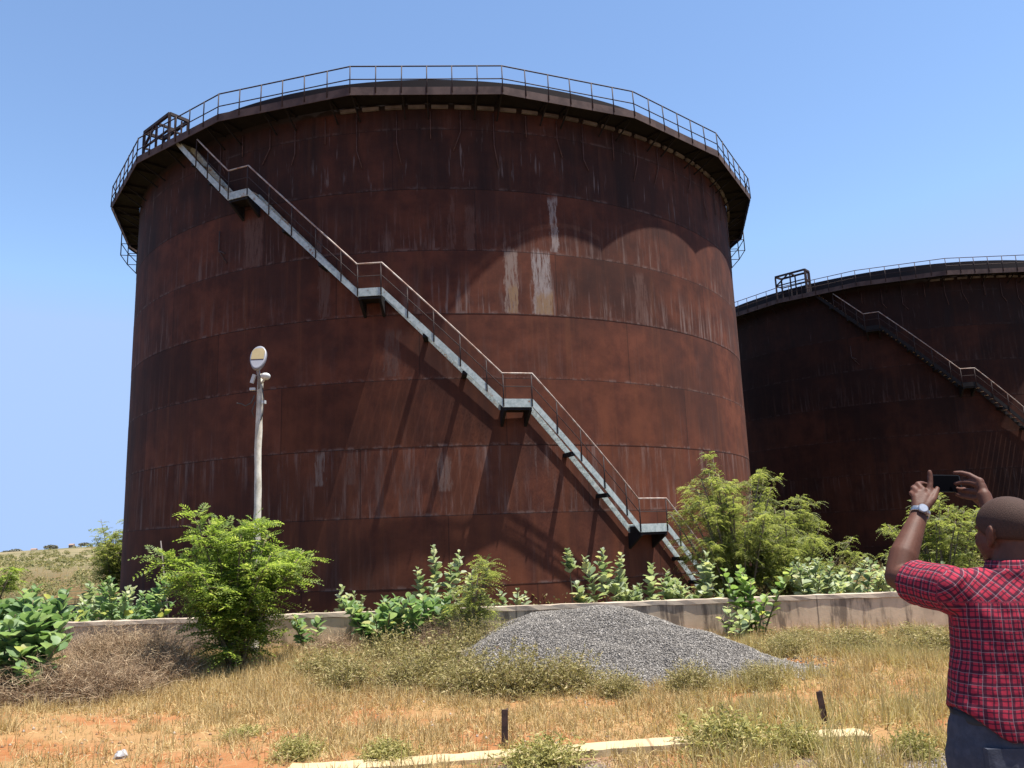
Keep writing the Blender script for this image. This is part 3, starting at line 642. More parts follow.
milk(35, (3.1, 15.0), 'pale milkweed clump behind the wall, rightmost of three by the stair foot', fan(15, 8, 1.65, .3, .45, .7), L_PALE, .185, lo=.5, gap=.085)
milk(36, (3.5, 12.55), 'sturdy green milkweed growing in front of the wall right of the gravel heap', fan(16, 8, 1.1, .24, .4, .4), L_LIME, .15, gap=.07)
milk(37, (3.15, 12.1), 'small milkweed at the wall foot beside the gravel heap right slope', fan(17, 5, .5, .2), L_PALE, .13)
milk(38, (5.3, 15.2), 'pale milkweed below the rounded feathery bush behind the wall', fan(18, 16, 1.62, .5, .35), L_PALE, .16)
milk(39, (6.15, 15.3), 'wide pale milkweed behind the wall in front of the dark tank', fan(19, 16, 1.5, .55, .35), L_PALE, .16)
milk(40, (7.1, 15.2), 'pale sunlit milkweed behind the wall near the man elbow', fan(20, 14, 1.42, .5, .3), L_PALE, .16)
milk(41, (6.4, 17.2), 'dark leaved milkweed farther behind the wall in the tank shade', fan(21, 9, 1.95, .4, .3), L_GREEN, .15)
milk(42, (-.1, 14.3), 'low milkweed sprigs behind the wall beside the gravel heap left end', fan(22, 5, 1.0, .3, .3), L_PALE, .13)

# dry shrubs and weeds (prototype meshes, copied)
L_DRY = leafmat('dry_twigs', [(0, (.20, .125, .07)), (.5, (.36, .245, .15)), (.85, (.50, .37, .24)), (1, (.58, .46, .29))], .0, .9, .1)
L_WEED = leafmat('olive_weed', [(0, (.19, .115, .075)), (.2, (.21, .175, .065)), (.5, (.32, .285, .115)), (.8, (.46, .39, .18)), (1, (.58, .47, .27))], .25, .8, .15)
L_WEEDG = leafmat('green_weed', [(0, (.24, .23, .07)), (.5, (.40, .37, .13)), (.85, (.52, .45, .19)), (1, (.62, .49, .26))], .25, .8, .15)
L_FIELD = leafmat('field_leaf', [(0, (.14, .14, .055)), (.5, (.25, .245, .11)), (.8, (.36, .32, .165)), (1, (.48, .39, .22))], .35, .8, .1)
L_STRAW = leafmat('straw_blades', [(0, (.38, .26, .11)), (.4, (.55, .40, .19)), (.8, (.66, .51, .27)), (1, (.52, .42, .20))], .25, .85, .15)
L_STRAWY = leafmat('yellow_grass_blades', [(0, (.36, .28, .11)), (.45, (.55, .44, .20)), (.8, (.66, .55, .29)), (1, (.42, .39, .16))], .28, .85, .15)
def twig_dome(r, n, rad, h, wid, k=4, curl=.5):
    a = r.uniform(0, 2*PI, n); el = np.arcsin(r.uniform(.05, 1, n)); L = r.uniform(.55, 1.05, n)
    d = np.stack([np.cos(a)*np.cos(el)*rad, np.sin(a)*np.cos(el)*rad, np.sin(el)*h], -1)*L[:, None]
    base = np.stack([r.normal(0, rad*.22, n), r.normal(0, rad*.22, n), np.zeros(n)], -1)
    t = np.linspace(0, 1, k)[None, :, None]; bend = r.normal(0, curl*.35*min(rad, h), (n, 1, 3))
    p = base[:, None]+d[:, None]*t+bend*t*(1-t)*2+r.normal(0, .012, (n, k, 3))*t
    return ribbons(p, r.uniform(.5, 1.4, n)*wid, r), p
def dry_proto(r, rad, h, n, wid=.006):
    (V, F), p = twig_dome(r, n, rad, h, wid)
    m = n*5; pick = r.integers(0, n, m); t = r.uniform(.3, 1, m); i = t*(p.shape[1]-1); i0 = np.minimum(i.astype(int), p.shape[1]-2)
    o = p[pick, i0]+(p[pick, i0+1]-p[pick, i0])*(i-i0)[:, None]; d = rand_dirs(r, m, -.5, .9)*r.uniform(.05, .16, m)[:, None]
    return join([(V, F), ribbons(np.stack([o, o+d*.5+r.normal(0, .01, o.shape), o+d], 1), r.uniform(.5, 1.2, m)*wid*.75, r)])
def weed_proto(r, rad, h, n, nl, wid=.006, ll=.035):
    (V, F), p = twig_dome(r, n, rad, h, wid, 5, .35)
    pick = r.integers(0, n, nl); t = r.uniform(.25, 1, nl); i = t*4; i0 = np.minimum(i.astype(int), 3)
    o = p[pick, i0]+(p[pick, i0+1]-p[pick, i0])*(i-i0)[:, None]; d = rand_dirs(r, nl, -.2, 1)*(ll*r.uniform(.5, 1.5, nl))[:, None]
    return join([(V, F), ribbons(np.stack([o, o+d*.55, o+d+np.array((0, 0, -.2))*ll], 1), r.uniform(.7, 1.4, nl)*ll*.32, r)])
def proto(name, VF, mat):
    o = fast(name, VF[0], VF[1], mat); me = o.data; bpy.data.objects.remove(o); return me
PR = np.random.default_rng(77)
DRY = [proto('dry_bush', dry_proto(PR, .62, .72, 1500), L_DRY) for _ in range(3)]
WEED = [proto('weed_shrub', weed_proto(PR, .42, .5, 700, 6500), L_WEED) for _ in range(3)]
WEEDG = [proto('green_weed', weed_proto(PR, .36, .34, 500, 5200, .006, .04), L_WEEDG) for _ in range(2)]
def put(name, meshes, x, y, s, sz, label, cat, group):
    o = bpy.data.objects.new(name, random.choice(meshes)); COL.objects.link(o)
    o.location = (x, y, float(hgt(x, y))-.02); o.rotation_euler = (0, 0, random.uniform(0, 6.28)); o.scale = (s, s, sz); return tag(o, label, cat, group)
for (x, y, s, sz, lab) in [
    (-6.1, 9.4, .9, .7, 'brown dry twiggy bush at the far left in front of the broad leaved plant'),
    (-5.2, 9.5, 1.1, .9, 'dense brown dry bush, second from the left edge, nearest the camera'),
    (-4.75, 9.7, 1.0, .85, 'brown dry bush in the front row below the wall left end'),
    (-4.55, 10.5, .9, .85, 'greyish dry bush at the right end of the brown thicket'),
    (-5.6, 11.3, 1.1, 1.0, 'grey brown dry bush in the back row by the wall left end'),
    (-5.0, 11.3, 1.1, .98, 'tallest grey brown dry bush behind the front row, left of the lamp bush'),
    (-2.75, 12.2, .8, .6, 'faded pinkish dry bush at the wall foot right of the lamp bush'),
    (-6.0, 12.2, 1.0, .95, 'dry bush hiding the left end of the concrete wall'),
    (-1.2, 12.3, .75, .85, 'brown dry bush at the wall foot below the milkweed')]:
    put('dry_bush', DRY, x, y, s, sz, lab, 'bush', 'dry brown bushes')
for (x, y, s, sz, lab) in [
    (-2.5, 10.6, 1.1, .9, 'olive weed shrub at the left end of the weedy band'),
    (-2.0, 9.7, 1.0, .9, 'olive weed shrub in front at the left part of the weedy band'),
    (-1.75, 11.2, 1.2, 1.15, 'olive weed shrub in the back row below the milkweed'),
    (-1.3, 9.6, 1.1, 1.0, 'olive weed shrub in the middle of the weedy band, front row'),
    (-.95, 10.3, 1.25, 1.2, 'bushy olive weed shrub in the middle of the weedy band, back row'),
    (-.6, 9.2, 1.05, .95, 'brownish olive weed shrub above the upright rusty stake, left side'),
    (-.05, 9.15, 1.1, 1.2, 'dense olive weed shrub above the upright rusty stake, right side'),
    (.5, 9.15, 1.0, .95, 'olive weed shrub overlapping the gravel heap front edge'),
    (-.75, 12.0, 1.0, 1.2, 'tall brownish weed shrub at the wall foot around the sapling'),
    (-.2, 11.9, .9, 1.1, 'tall olive weed shrub at the gravel heap left end'),
    (1.0, 8.75, .7, .6, 'small ochre weed in front of the gravel heap, leftmost of three'),
    (1.75, 8.8, .75, .7, 'ochre weed in front of the gravel heap, middle of three'),
    (2.5, 8.9, .7, .6, 'ochre weed in front of the gravel heap, rightmost of three'),
    (3.9, 11.7, 1.1, .5, 'wide weed shrub at the wall foot right of the green milkweed'),
    (4.7, 11.8, 1.15, .5, 'yellowish weed shrub along the wall, halfway to the man'),
    (5.6, 11.9, 1.1, .48, 'yellowish weed shrub at the wall foot beside the man shirt'),
    (4.3, 10.9, 1.1, .75, 'low yellow weed shrub in the right meadow away from the wall'),
    (3.4, 10.8, .9, .65, 'low ochre weed shrub beyond the tip of the gravel heap'),
    (5.2, 10.6, 1.1, .8, 'yellow weed shrub in the right meadow close to the man back')]:
    put('weed_shrub', WEED, x, y, s, sz, lab, 'shrub', 'weed shrubs in the dry field')
for (x, y, s, sz, lab) in [
    (1.5, 6.35, 1.0, 1.05, 'large green and ochre weed overgrowing the kerb between the two stakes'),
    (1.95, 6.3, .7, .75, 'reddish dry weed beside the large one on the kerb'),
    (.12, 6.15, .85, .7, 'green weed in front of the kerb right of the upright stake'),
    (-1.75, 6.6, .6, .6, 'small green weed on the kerb near its left end'),
    (-1.05, 6.45, .6, .55, 'brownish weed overhanging the kerb left of the upright stake'),
    (2.75, 6.1, .5, .7, 'tall straw weed by the kerb right end beside the man legs'),
    (-2.5, 7.6, .6, .35, 'flat green weed on the bare orange soil at the left')]:
    put('green_weed', WEEDG, x, y, s, sz, lab, 'weed', 'weeds along the kerb')

# grass: uncountable blades in tufts
def tufts(r, cx, cy, nb, L, wid, flat=.5):
    n = len(cx); o = np.repeat(np.stack([cx, cy, hgt(cx, cy)-.01], -1), nb, 0); m = len(o); Lr = np.repeat(L, nb)*r.uniform(.45, 1.2, m)
    o[:, :2] += r.normal(0, .035, (m, 2)); a = r.uniform(0, 2*PI, m); th = np.abs(r.normal(0, flat, m)); hz = np.sin(th)*Lr; vz = np.cos(th)*Lr
    d = np.stack([np.cos(a)*hz, np.sin(a)*hz, vz], -1); t = np.linspace(0, 1, 3)[None, :, None]
    p = o[:, None]+d[:, None]*t; p[:, 2, 2] -= .22*Lr*np.sin(th); p[:, 1, 2] += .05*Lr
    return ribbons(p, r.uniform(.6, 1.4, m)*wid, r)
def scatter(r, n, x0, x1, y0, y1, prob):
    x = r.uniform(x0, x1, n); y = r.uniform(y0, y1, n); k = r.random(n) < prob(x, y); return x[k], y[k]
def free(x, y):
    kerb = np.abs(y-(6.36+.09*x)) < .15
    return np.where(kerb, .04, 1.)*np.where(pile(x, y) > hgt(x, y)-.02, .0, 1.)*np.where(y > 12.86, 0, 1.)
right = lambda x, y: sstep((x-.9-(y-7)*.25)/1.2)
def pr_dry(x, y):
    soil = sstep((vnoise(x, y, .75, 21)*.65+vnoise(x, y, 2.4, 22)*.35-.40)/.2); mid_ = sstep((y-8.2)/1.2)
    return free(x, y)*np.clip(soil*.8+mid_*.85+.17, 0, 1)*(1-.75*right(x, y))
def pr_yel(x, y): return free(x, y)*right(x, y)*np.clip(sstep((vnoise(x, y, 1.1, 31)-.30)/.25)+.10, 0, 1)
r = np.random.default_rng(5)
cx, cy = scatter(r, 22000, -9, 6, 4.3, 12.9, pr_dry); hh = .06+.09*vnoise(cx, cy, 1.3, 4)+.10*sstep((cy-8.3)/2.)
kind(fast('dry_grass', *tufts(r, cx, cy, 16, hh, .0075, 1.0), L_STRAW), 'stuff')['label'] = 'short dry straw grass over orange soil'
cx, cy = scatter(r, 6600, .3, 9.5, 4.3, 12.9, pr_yel); hh = .13+.14*vnoise(cx, cy, 1.1, 6)-.06*sstep((cy-10.5)/2.)
kind(fast('yellow_grass', *tufts(r, cx, cy, 16, hh, .0075, .55), L_STRAWY), 'stuff')['label'] = 'taller yellow grass on the right'
def clumps(r, cx, cy, nb, h, rad, wid):
    (V, F) = tufts(r, np.repeat(cx, nb)+r.normal(0, rad, len(cx)*nb), np.repeat(cy, nb)+r.normal(0, rad, len(cx)*nb), 5, np.repeat(h, nb), wid, .55); return V, F
n = 420; cx = r.uniform(-6.5, 6.5, n); cy = r.uniform(5., 11.5, n); k = r.random(n) < free(cx, cy)*(.25+.6*right(cx, cy)); cx, cy = cx[k], cy[k]
kind(fast('grass_clumps', *clumps(r, cx, cy, 26, .10+.14*r.random(len(cx)), .075, .007), L_STRAW), 'stuff')['label'] = 'bushy clumps of pale dry grass'
n = 9000; cx = r.uniform(-8.5, 7.5, n); cy = r.uniform(4.5, 12.6, n); k = r.random(n) < free(cx, cy)*.9; cx, cy = cx[k], cy[k]
kind(fast('straw_litter', *tufts(r, cx, cy, 9, .05+.09*r.random(len(cx)), .0065, 2.2), L_STRAW), 'stuff')['label'] = 'flattened dead straw lying on the soil'
n = 2600; cx = r.uniform(-7, 6.5, n); cy = r.uniform(4.5, 10.5, n); pz = hgt(cx, cy)
V = octa[None]*r.uniform(.005, .02, (n, 1, 1))*r.uniform(.6, 1.3, (n, 6, 1)); V = V+np.stack([cx, cy, pz+.003], -1)[:, None]
kind(fast('pebbles', V.reshape(-1, 3), (of[None]+6*np.arange(n)[:, None, None]).reshape(-1, 3), leafmat('soil_clods', [(0, (.18, .10, .06)), (.6, (.34, .22, .13)), (1, (.42, .37, .31))], 0, .95, .1)), 'stuff')['label'] = 'small stones and clods on the bare soil'
# scrub of the open field behind the wall and out to the horizon
def pr_field(x, y):
    t1 = np.hypot(x+3.13, y-37.2) > 14.2; t2 = np.hypot(x-27.55, y-58) > 14.4
    return t1*t2*np.clip(sstep((vnoise(x, y, .22, 41)-.3)/.3)+.2, 0, 1)
n = 9000; yy = 15+285*r.random(n)**2.2; xx = r.uniform(-1.15, .75, n)*yy-3; k = (r.random(n) < pr_field(xx, yy)) & ~((xx > -12) & (xx < 14) & (yy < 25)); xx, yy = xx[k], yy[k]
gd = np.clip(yy/30., .7, 5)
kind(fast('field_grass', *tufts(r, xx, yy, 9, (.45+.4*vnoise(xx, yy, .3, 9))*np.clip(gd, 1, 1.25), .018, .4), L_STRAW), 'stuff')['label'] = 'pale straw grass in the open field beyond'
def scrub(r, cx, cy, nl, rad, h, ls):
    o = np.repeat(np.stack([cx, cy, hgt(cx, cy)], -1), nl, 0); m = len(o); rr = np.repeat(rad, nl); hh = np.repeat(h, nl); l = np.repeat(ls, nl)*r.uniform(.6, 1.4, m)
    a = r.uniform(0, 2*PI, m); q = np.sqrt(r.random(m)); zz = r.random(m)**.8*np.sqrt(np.clip(1-q*q*.85, 0, 1))
    o = o+np.stack([rr*q*np.cos(a), rr*q*np.sin(a), hh*zz], -1); d, s, u = frame(rand_dirs(r, m, -.1, .9), r.uniform(0, PI, m)); l = l[:, None]
    V = np.stack([o, o+d*l*.5+s*l*.3, o+d*l, o+d*l*.5-s*l*.3], 1).reshape(-1, 3); return V, np.arange(len(V)).reshape(-1, 4)
n = 5200; yy = 17+640*r.random(n)**2.3; xx = r.uniform(-1.15, .75, n)*yy-3; k = (r.random(n) < pr_field(xx+9, yy)); k &= ~((np.abs(xx) < 9) & (yy < 20)); xx, yy = xx[k], yy[k]
n = len(xx); rad = r.uniform(.35, .95, n)*np.clip(yy/70, 1, 2.2); hh = r.uniform(.5, 1.25, n)*np.clip(yy/160, 1, 1.4)
kind(fast('field_scrub', *scrub(r, xx, yy, 75, rad, hh, np.clip(yy*.0028, .09, .6)), L_FIELD), 'stuff')['label'] = 'low green scrub scattered over the open field'

# far trees and houses on the rise at the horizon
L_FAR = leafmat('far_foliage', [(0, (.15, .155, .12)), (1, (.22, .21, .165))], .1)
M_FTRUNK = simple('far_trunk', (.12, .09, .07))
def far_tree(x, y, s, lab):
    z = float(hgt(x, y)); o = empty('far_tree', (x, y, z), lab, 'tree', 'trees on the horizon'); r = np.random.default_rng(int(abs(x)*7))
    MB().tube([(0, 0, -.2), (0, 0, s*.5)], [s*.06, s*.03], 6).build('trunk', M_FTRUNK, o)
    n = 500; d = rand_dirs(r, n, -.8, 1)*r.random((n, 1))**.4*np.array((s*1.3, s*1.0, s*.42)); c = d+np.array((0, 0, s*.55)); dd, s_, u = frame(rand_dirs(r, n, -1, 1), r.uniform(0, PI, n)); l = s*.13
    V = np.stack([c-dd*l, c+s_*l, c+dd*l, c-s_*l], 1).reshape(-1, 3); fast('crown', V, np.arange(4*n).reshape(-1, 4), L_FAR, o)
far_tree(-492, 800, 5.0, 'dark tree on the horizon, second from the left')
far_tree(-520, 830, 4.0, 'small dark tree on the horizon, leftmost one')
far_tree(-452, 790, 5.0, 'dark tree on the horizon between the pale houses')
far_tree(-425, 800, 4.2, 'dark tree on the horizon closest to the near tank')
far_tree(-505, 815, 4.0, 'low wide tree on the horizon just right of the leftmost one')
far_tree(-462, 812, 3.6, 'low wide tree on the horizon right of the left house')
far_tree(-412, 815, 3.6, 'small faint tree at the tank edge on the horizon')
M_HW = simple('house_render', (.62, .52, .46)); M_HR = simple('house_roof', (.40, .27, .21)); M_HD = simple('house_opening', (.08, .07, .06))
def house(x, y, s, lab):
    o = empty('far_house', (x, y, float(hgt(x, y))-.2), lab, 'house', 'houses on the horizon'); MB().box((0, 0, 1.4), (s, s*.7, 2.8)).build('wall', M_HW, o)
    b = MB(); b.loft([[(-s*.55, y_, z_) for y_, z_ in ((-s*.42, 2.81), (s*.42, 2.81), (0, 4.0))], [(s*.55, y_, z_) for y_, z_ in ((-s*.42, 2.81), (s*.42, 2.81), (0, 4.0))]], True, False); b.build('roof', M_HR, o)
    MB().box((-s*.2, -s*.35-.02, 1.1), (1.1, .06, 2.2)).build('door', M_HD, o); MB().box((s*.22, -s*.35-.02, 1.7), (1.2, .06, 1.0)).build('window', M_HD, o)
house(-474, 800, 5, 'left one of two tiny houses with red roofs on the horizon')
house(-440, 805, 4.5, 'right one of two tiny houses with red roofs on the horizon')

# ------------------------------------------------------------------ street lamp
M_POLE = simple('limewashed_pole', (.80, .74, .62), (.50, .45, .36), 9., .85, .2, .4, (1, 1, .5))
M_LH = simple('lamp_housing', (.27, .27, .30), (.23, .23, .26), 3., .45, .4); M_LENS = simple('lamp_lens', (.36, .28, .15), (.30, .235, .12), 3., .4, .3)
M_WHITE = simple('white_plastic', (.66, .66, .64), (.58, .58, .56), 3., .4); M_CAB = simple('black_cable', (.10, .09, .08))
lp = empty('street_lamp', (-3.95, 12.35, float(hgt(-3.93, 12.35))-.17), 'whitish rough pole with an egg shaped lamp head and a small white floodlight', 'street lamp')
b = MB(); r = random.Random(9); b.tube([(r.uniform(-.005, .005)+.006*math.sin(i*.9), r.uniform(-.005, .005), -.3+4.75*i/16) for i in range(17)], [.066-.0011*i+r.uniform(-.004, .004) for i in range(17)], 12); b.build('pole', M_POLE, lp)
tilt = Matrix.Rotation(R_(-24), 3, 'X'); hc = Vector((.02, -.16, 4.66))
def egg(y0, sc=1.0, n=24):
    o_ = []
    for k in range(n):
        a = 2*PI*k/n; zz_ = .225*math.sin(a); wv = .125*math.cos(a)*(1+.12*math.sin(a)); o_.append(hc + tilt @ Vector((wv*sc, y0, zz_*sc)))
    return o_
b = MB(); b.loft([egg(-.045, .86), egg(-.04, .98), egg(0, 1.), egg(.04, .9), egg(.07, .55)], True, True); hd = b.build('lamp_head', M_LH, lp)
b = MB(); b.loft([[hc + tilt @ Vector((sx*(.098-(.022 if abs(q) > .9 else 0)), y0, .045+.125*q)) for sx, q in ((-1, -.7), (1, -.7), (1.0, .55), (.8, .95), (-.8, .95), (-1, .55))] for y0 in (-.047, -.056)], True, False); b.build('lens', M_LENS, hd)
MB().tube([(0, -.02, 4.2), (0, -.06, 4.4), hc + tilt @ Vector((0, .03, -.15))], .028, 8).build('arm', M_LH, lp)
b = MB(); rm = Matrix.Rotation(R_(50), 3, 'X'); b.ell((.115, -.10, 4.39), (.078, .05, .062), rm, 16, 10).tube([(.03, -.02, 4.30), (.10, -.08, 4.36)], .018, 6); b.build('floodlight', M_WHITE, lp)
MB().box((-.08, -.09, 4.36), (.05, .05, .14), Matrix.Rotation(.3, 3, 'Y')).build('clamp', M_WHITE, lp)
MB().box((-.09, -.075, 4.2), (.08, .05, .04)).build('clamp', M_WHITE, lp); MB().box((.085, -.06, 3.99), (.06, .05, .05)).build('clamp', M_WHITE, lp)
b = MB(); b.tube([(-.06, -.07, 4.1), (-.10, -.09, 3.98), (-.20, -.06, 3.94), (-.27, -.05, 3.98), (-.34, -.05, 3.99)], .009, 5)
b.tube([(.06, -.08, 4.25), (.09, -.08, 4.0), (.075, -.08, 3.8), (.05, -.08, 3.7)], .009, 5).tube([(-.04, -.08, 4.0), (-.09, -.08, 3.85), (-.05, -.08, 3.75)], .008, 5); b.build('cable', M_CAB, lp)

# thin rod leaning on the near tank; dropped rag
o = MB().tube([(0, 0, 0), (-.50, .25, 2.75)], [.02, .014], 6).build('leaning_rod', simple('bare_rod', (.22, .19, .17))); o.location = (-9.32, 22.2, -.9); tag(o, 'thin grey rod leaning against the shaded foot of the near tank', 'rod')
b = MB(); r = random.Random(2)
b.loft([[(.055*math.cos(2*PI*k/9)*s*r.uniform(.5, 1.3), .045*math.sin(2*PI*k/9)*s*r.uniform(.5, 1.3), z*.6+r.uniform(-.01, .012)) for k in range(9)] for s, z in ((1, -.01), (1.05, .03), (.7, .07), (.3, .10))], True, False)
o = b.build('plastic_scrap', simple('dirty_plastic', (.55, .53, .52), (.32, .30, .30), 14.)); o.location = (-3.28, 6.95, float(hgt(-3.28, 6.95))); tag(o, 'crumpled whitish plastic scrap on the dry grass at lower left', 'litter')

# ------------------------------------------------------------------ the man taking a photo
def cap(b, a, c, ra, rc, n=18):                              # tapered capsule as one closed shell
    a, c = Vector(a), Vector(c); d = (c-a); L = d.length; d.normalize(); x = d.cross(Vector((.31, .2, .9))).normalized(); y = d.cross(x); rings = []
    for t in (-.95, -.7, -.3): rings.append((a+d*ra*t, ra*math.sqrt(1-t*t)))
    for i in range(5): f = i/4; rings.append((a+d*L*f, ra+(rc-ra)*f))
    for t in (.3, .7, .95): rings.append((c+d*rc*t, rc*math.sqrt(1-t*t)))
    return b.loft([[p+(x*math.cos(2*PI*k/n)+y*math.sin(2*PI*k/n))*q for k in range(n)] for p, q in rings])
def chain(b, pts, rs):
    for i in range(len(pts)-1): cap(b, pts[i], pts[i+1], rs[i], rs[i+1])
def oval(c, rx, ry, ang, z=None, n=28, k=2.3):
    out = []
    for i in range(n):
        a = 2*PI*i/n; ca, sa = math.cos(a), math.sin(a); p = Vector((rx*math.copysign(abs(ca)**(2/k), ca), ry*math.copysign(abs(sa)**(2/k), sa), 0))
        out.append(Vector(c) + Matrix.Rotation(ang, 3, 'Z') @ p)
    return out
def bake(b, vox, smooth, mat, name, parent, disp=None):
    o = b.build(name, mat); m = o.modifiers.new('r', 'REMESH'); m.mode = 'VOXEL'; m.voxel_size = vox
    m = o.modifiers.new('s', 'SMOOTH'); m.factor = .5; m.iterations = smooth
    if disp:
        for sc, st in disp:
            tx = bpy.data.textures.new('folds', 'CLOUDS'); tx.noise_scale = sc; tx.noise_depth = 2
            m = o.modifiers.new('d', 'DISPLACE'); m.texture = tx; m.strength = st; m.mid_level = .5; m.texture_coords = 'LOCAL'
    bpy.context.view_layer.update(); dg = bpy.context.evaluated_depsgraph_get()
    me = bpy.data.meshes.new_from_object(o.evaluated_get(dg)); o.modifiers.clear(); o.data = me; me.name = name
    me.polygons.foreach_set('use_smooth', np.ones(len(me.polygons), bool)); o.parent = parent; return o
TW = R_(8)                                                   # shoulders turned a little to the left
man = empty('person', (0, 0, 0), 'man seen from behind in a red checked shirt and jeans, holding up a phone', 'person')
shL, elL, wrL = (1.435, 2.76, 1.415), (1.368, 2.985, 1.452), (1.513, 3.08, 1.660)
shR, elR, wrR = (1.825, 2.70, 1.415), (1.93, 2.93, 1.44), (1.762, 3.04, 1.632)
HC = Vector((1.652, 2.77, 1.602)); HA = R_(20)
Hm = Matrix.Rotation(HA, 3, 'Z')
hp = lambda x, y, z: HC + Hm @ Vector((x, y, z))             # head frame: y forward, x to his right
B = MB()
# head
B.ell(hp(0, -.012, .022), (.084, .104, .094), Hm, 24, 16)      # skull
B.ell(hp(0, .018, -.035), (.075, .082, .086), Hm, 20, 12)       # face and jaw
B.ell(hp(0, .055, -.085), (.040, .040, .034), Hm)               # chin
B.ell(hp(0, .104, -.022), (.015, .020, .024), Hm)               # nose
B.ell(hp(0, .090, -.060), (.026, .014, .012), Hm); B.ell(hp(0, .084, .018), (.044, .014, .012), Hm)
for s in (-1, 1):
    B.ell(hp(s*.083, -.005, -.012), (.010, .020, .032), Hm @ Matrix.Rotation(s*.35, 3, 'Z'), 14, 9); B.ell(hp(s*.088, -.014, .000), (.008, .013, .024), Hm @ Matrix.Rotation(s*.5, 3, 'Z'), 12, 8)
    B.ell(hp(s*.080, .003, -.038), (.008, .011, .012), Hm)
    B.ell(hp(s*.040, .066, -.035), (.022, .022, .02), Hm)
chain(B, [hp(0, -.03, -.05), (1.635, 2.735, 1.47), (1.628, 2.735, 1.40)], [.068, .066, .085])
cap(B, (1.57, 2.745, 1.44), (1.50, 2.755, 1.42), .055, .05); cap(B, (1.69, 2.725, 1.44), (1.76, 2.715, 1.42), .055, .05)
# trunk, hips, legs
B.loft([oval(c, rx, ry, -TW) for c, rx, ry in (((1.60, 2.75, .90), .150, .10), ((1.60, 2.75, .98), .162, .11), ((1.60, 2.75, 1.08), .150, .10), ((1.605, 2.75, 1.2), .158, .108), ((1.615, 2.745, 1.33), .172, .112), ((1.625, 2.74, 1.42), .165, .085), ((1.63, 2.735, 1.46), .10, .06))])
for s in (-1, 1):
    chain(B, [(1.60+s*.085, 2.75, .90), (1.605+s*.10, 2.77, .50), (1.61+s*.11, 2.74, .09)], [.092, .058, .042]); cap(B, (1.61+s*.11, 2.72, .045), (1.60+s*.14, 2.90, .035), .042, .034)
# arms
chain(B, [shL, elL], [.056, .046]); chain(B, [elL, (1.408, 3.012, 1.525), wrL], [.047, .0495, .031]); chain(B, [shR, elR], [.056, .046]); chain(B, [elR, (1.87, 2.97, 1.50), wrR], [.045, .045, .030])
# left hand: palm, index up along the phone, others curled
KI, KM, KR, KP = Vector((1.586, 3.12, 1.752)), Vector((1.565, 3.122, 1.762)), Vector((1.545, 3.12, 1.754)), Vector((1.529, 3.112, 1.738))
for kx_ in (KI, KM, KR, KP): cap(B, Vector(wrL)*.75+kx_*.25, kx_, .024, .0150)
cap(B, (1.535, 3.095, 1.70), (1.565, 3.11, 1.735), .024, .02)
chain(B, [KI, (1.600, 3.128, 1.790), (1.605, 3.132, 1.814), (1.606, 3.134, 1.833)], [.0125, .0105, .0098, .0085])
chain(B, [KM, (1.562, 3.150, 1.788), (1.588, 3.172, 1.792), (1.612, 3.176, 1.785)], [.0125, .0108, .0098, .0085])
chain(B, [KR, (1.541, 3.148, 1.774), (1.562, 3.174, 1.780), (1.588, 3.180, 1.772)], [.012, .0104, .0095, .0082])
chain(B, [KP, (1.526, 3.138, 1.754), (1.543, 3.160, 1.758), (1.560, 3.168, 1.752)], [.011, .0092, .0085, .0075])
chain(B, [(1.545, 3.085, 1.695), (1.582, 3.092, 1.725), (1.606, 3.112, 1.748), (1.622, 3.125, 1.768)], [.017, .0135, .0115, .009])
# right hand: open, fingertips pinching the phone's right end
QI, QM, QR, QP = Vector((1.766, 3.085, 1.788)), Vector((1.768, 3.076, 1.767)), Vector((1.763, 3.070, 1.745)), Vector((1.755, 3.064, 1.725))
for kx_ in (QI, QM, QR, QP): cap(B, Vector(wrR)*.75+kx_*.25, kx_, .024, .0150)
cap(B, (1.764, 3.048, 1.68), (1.764, 3.066, 1.735), .027, .024)
chain(B, [QI, (1.744, 3.112, 1.814), (1.725, 3.130, 1.824), (1.706, 3.140, 1.826)], [.0125, .0108, .0098, .0082])
chain(B, [QM, (1.742, 3.105, 1.784), (1.722, 3.126, 1.788), (1.702, 3.138, 1.784)], [.0125, .0108, .0098, .0082])
chain(B, [QR, (1.742, 3.112, 1.752), (1.726, 3.150, 1.760), (1.712, 3.166, 1.768)], [.012, .0104, .0095, .008])
chain(B, [QP, (1.738, 3.104, 1.726), (1.724, 3.140, 1.734), (1.712, 3.158, 1.744)], [.011, .0092, .0085, .0075])
chain(B, [(1.770, 3.075, 1.69), (1.752, 3.118, 1.735), (1.736, 3.150, 1.762)], [.017, .0135, .010])
def skinmat():
    k = NT('dark_brown_skin'); ob, x, y, z = k.obj()
    a = k.noise(ob, 22., 4, .6); col = k.mix(k.sm(a, .3, .7), (.128, .062, .044), (.098, .046, .032))
    k.bump(k.noise(ob, 160., 2, .6), .2, .002); m = k.fin(k.mix(1., col, (KA*.98, KA*.80, KA*.68), 'MULTIPLY'), .6, .22)
    k.b.inputs['Subsurface Weight'].default_value = .06; k.b.inputs['Subsurface Radius'].default_value = (.02, .008, .005); return m
bake(B, .0042, 3, skinmat(), 'body', man)
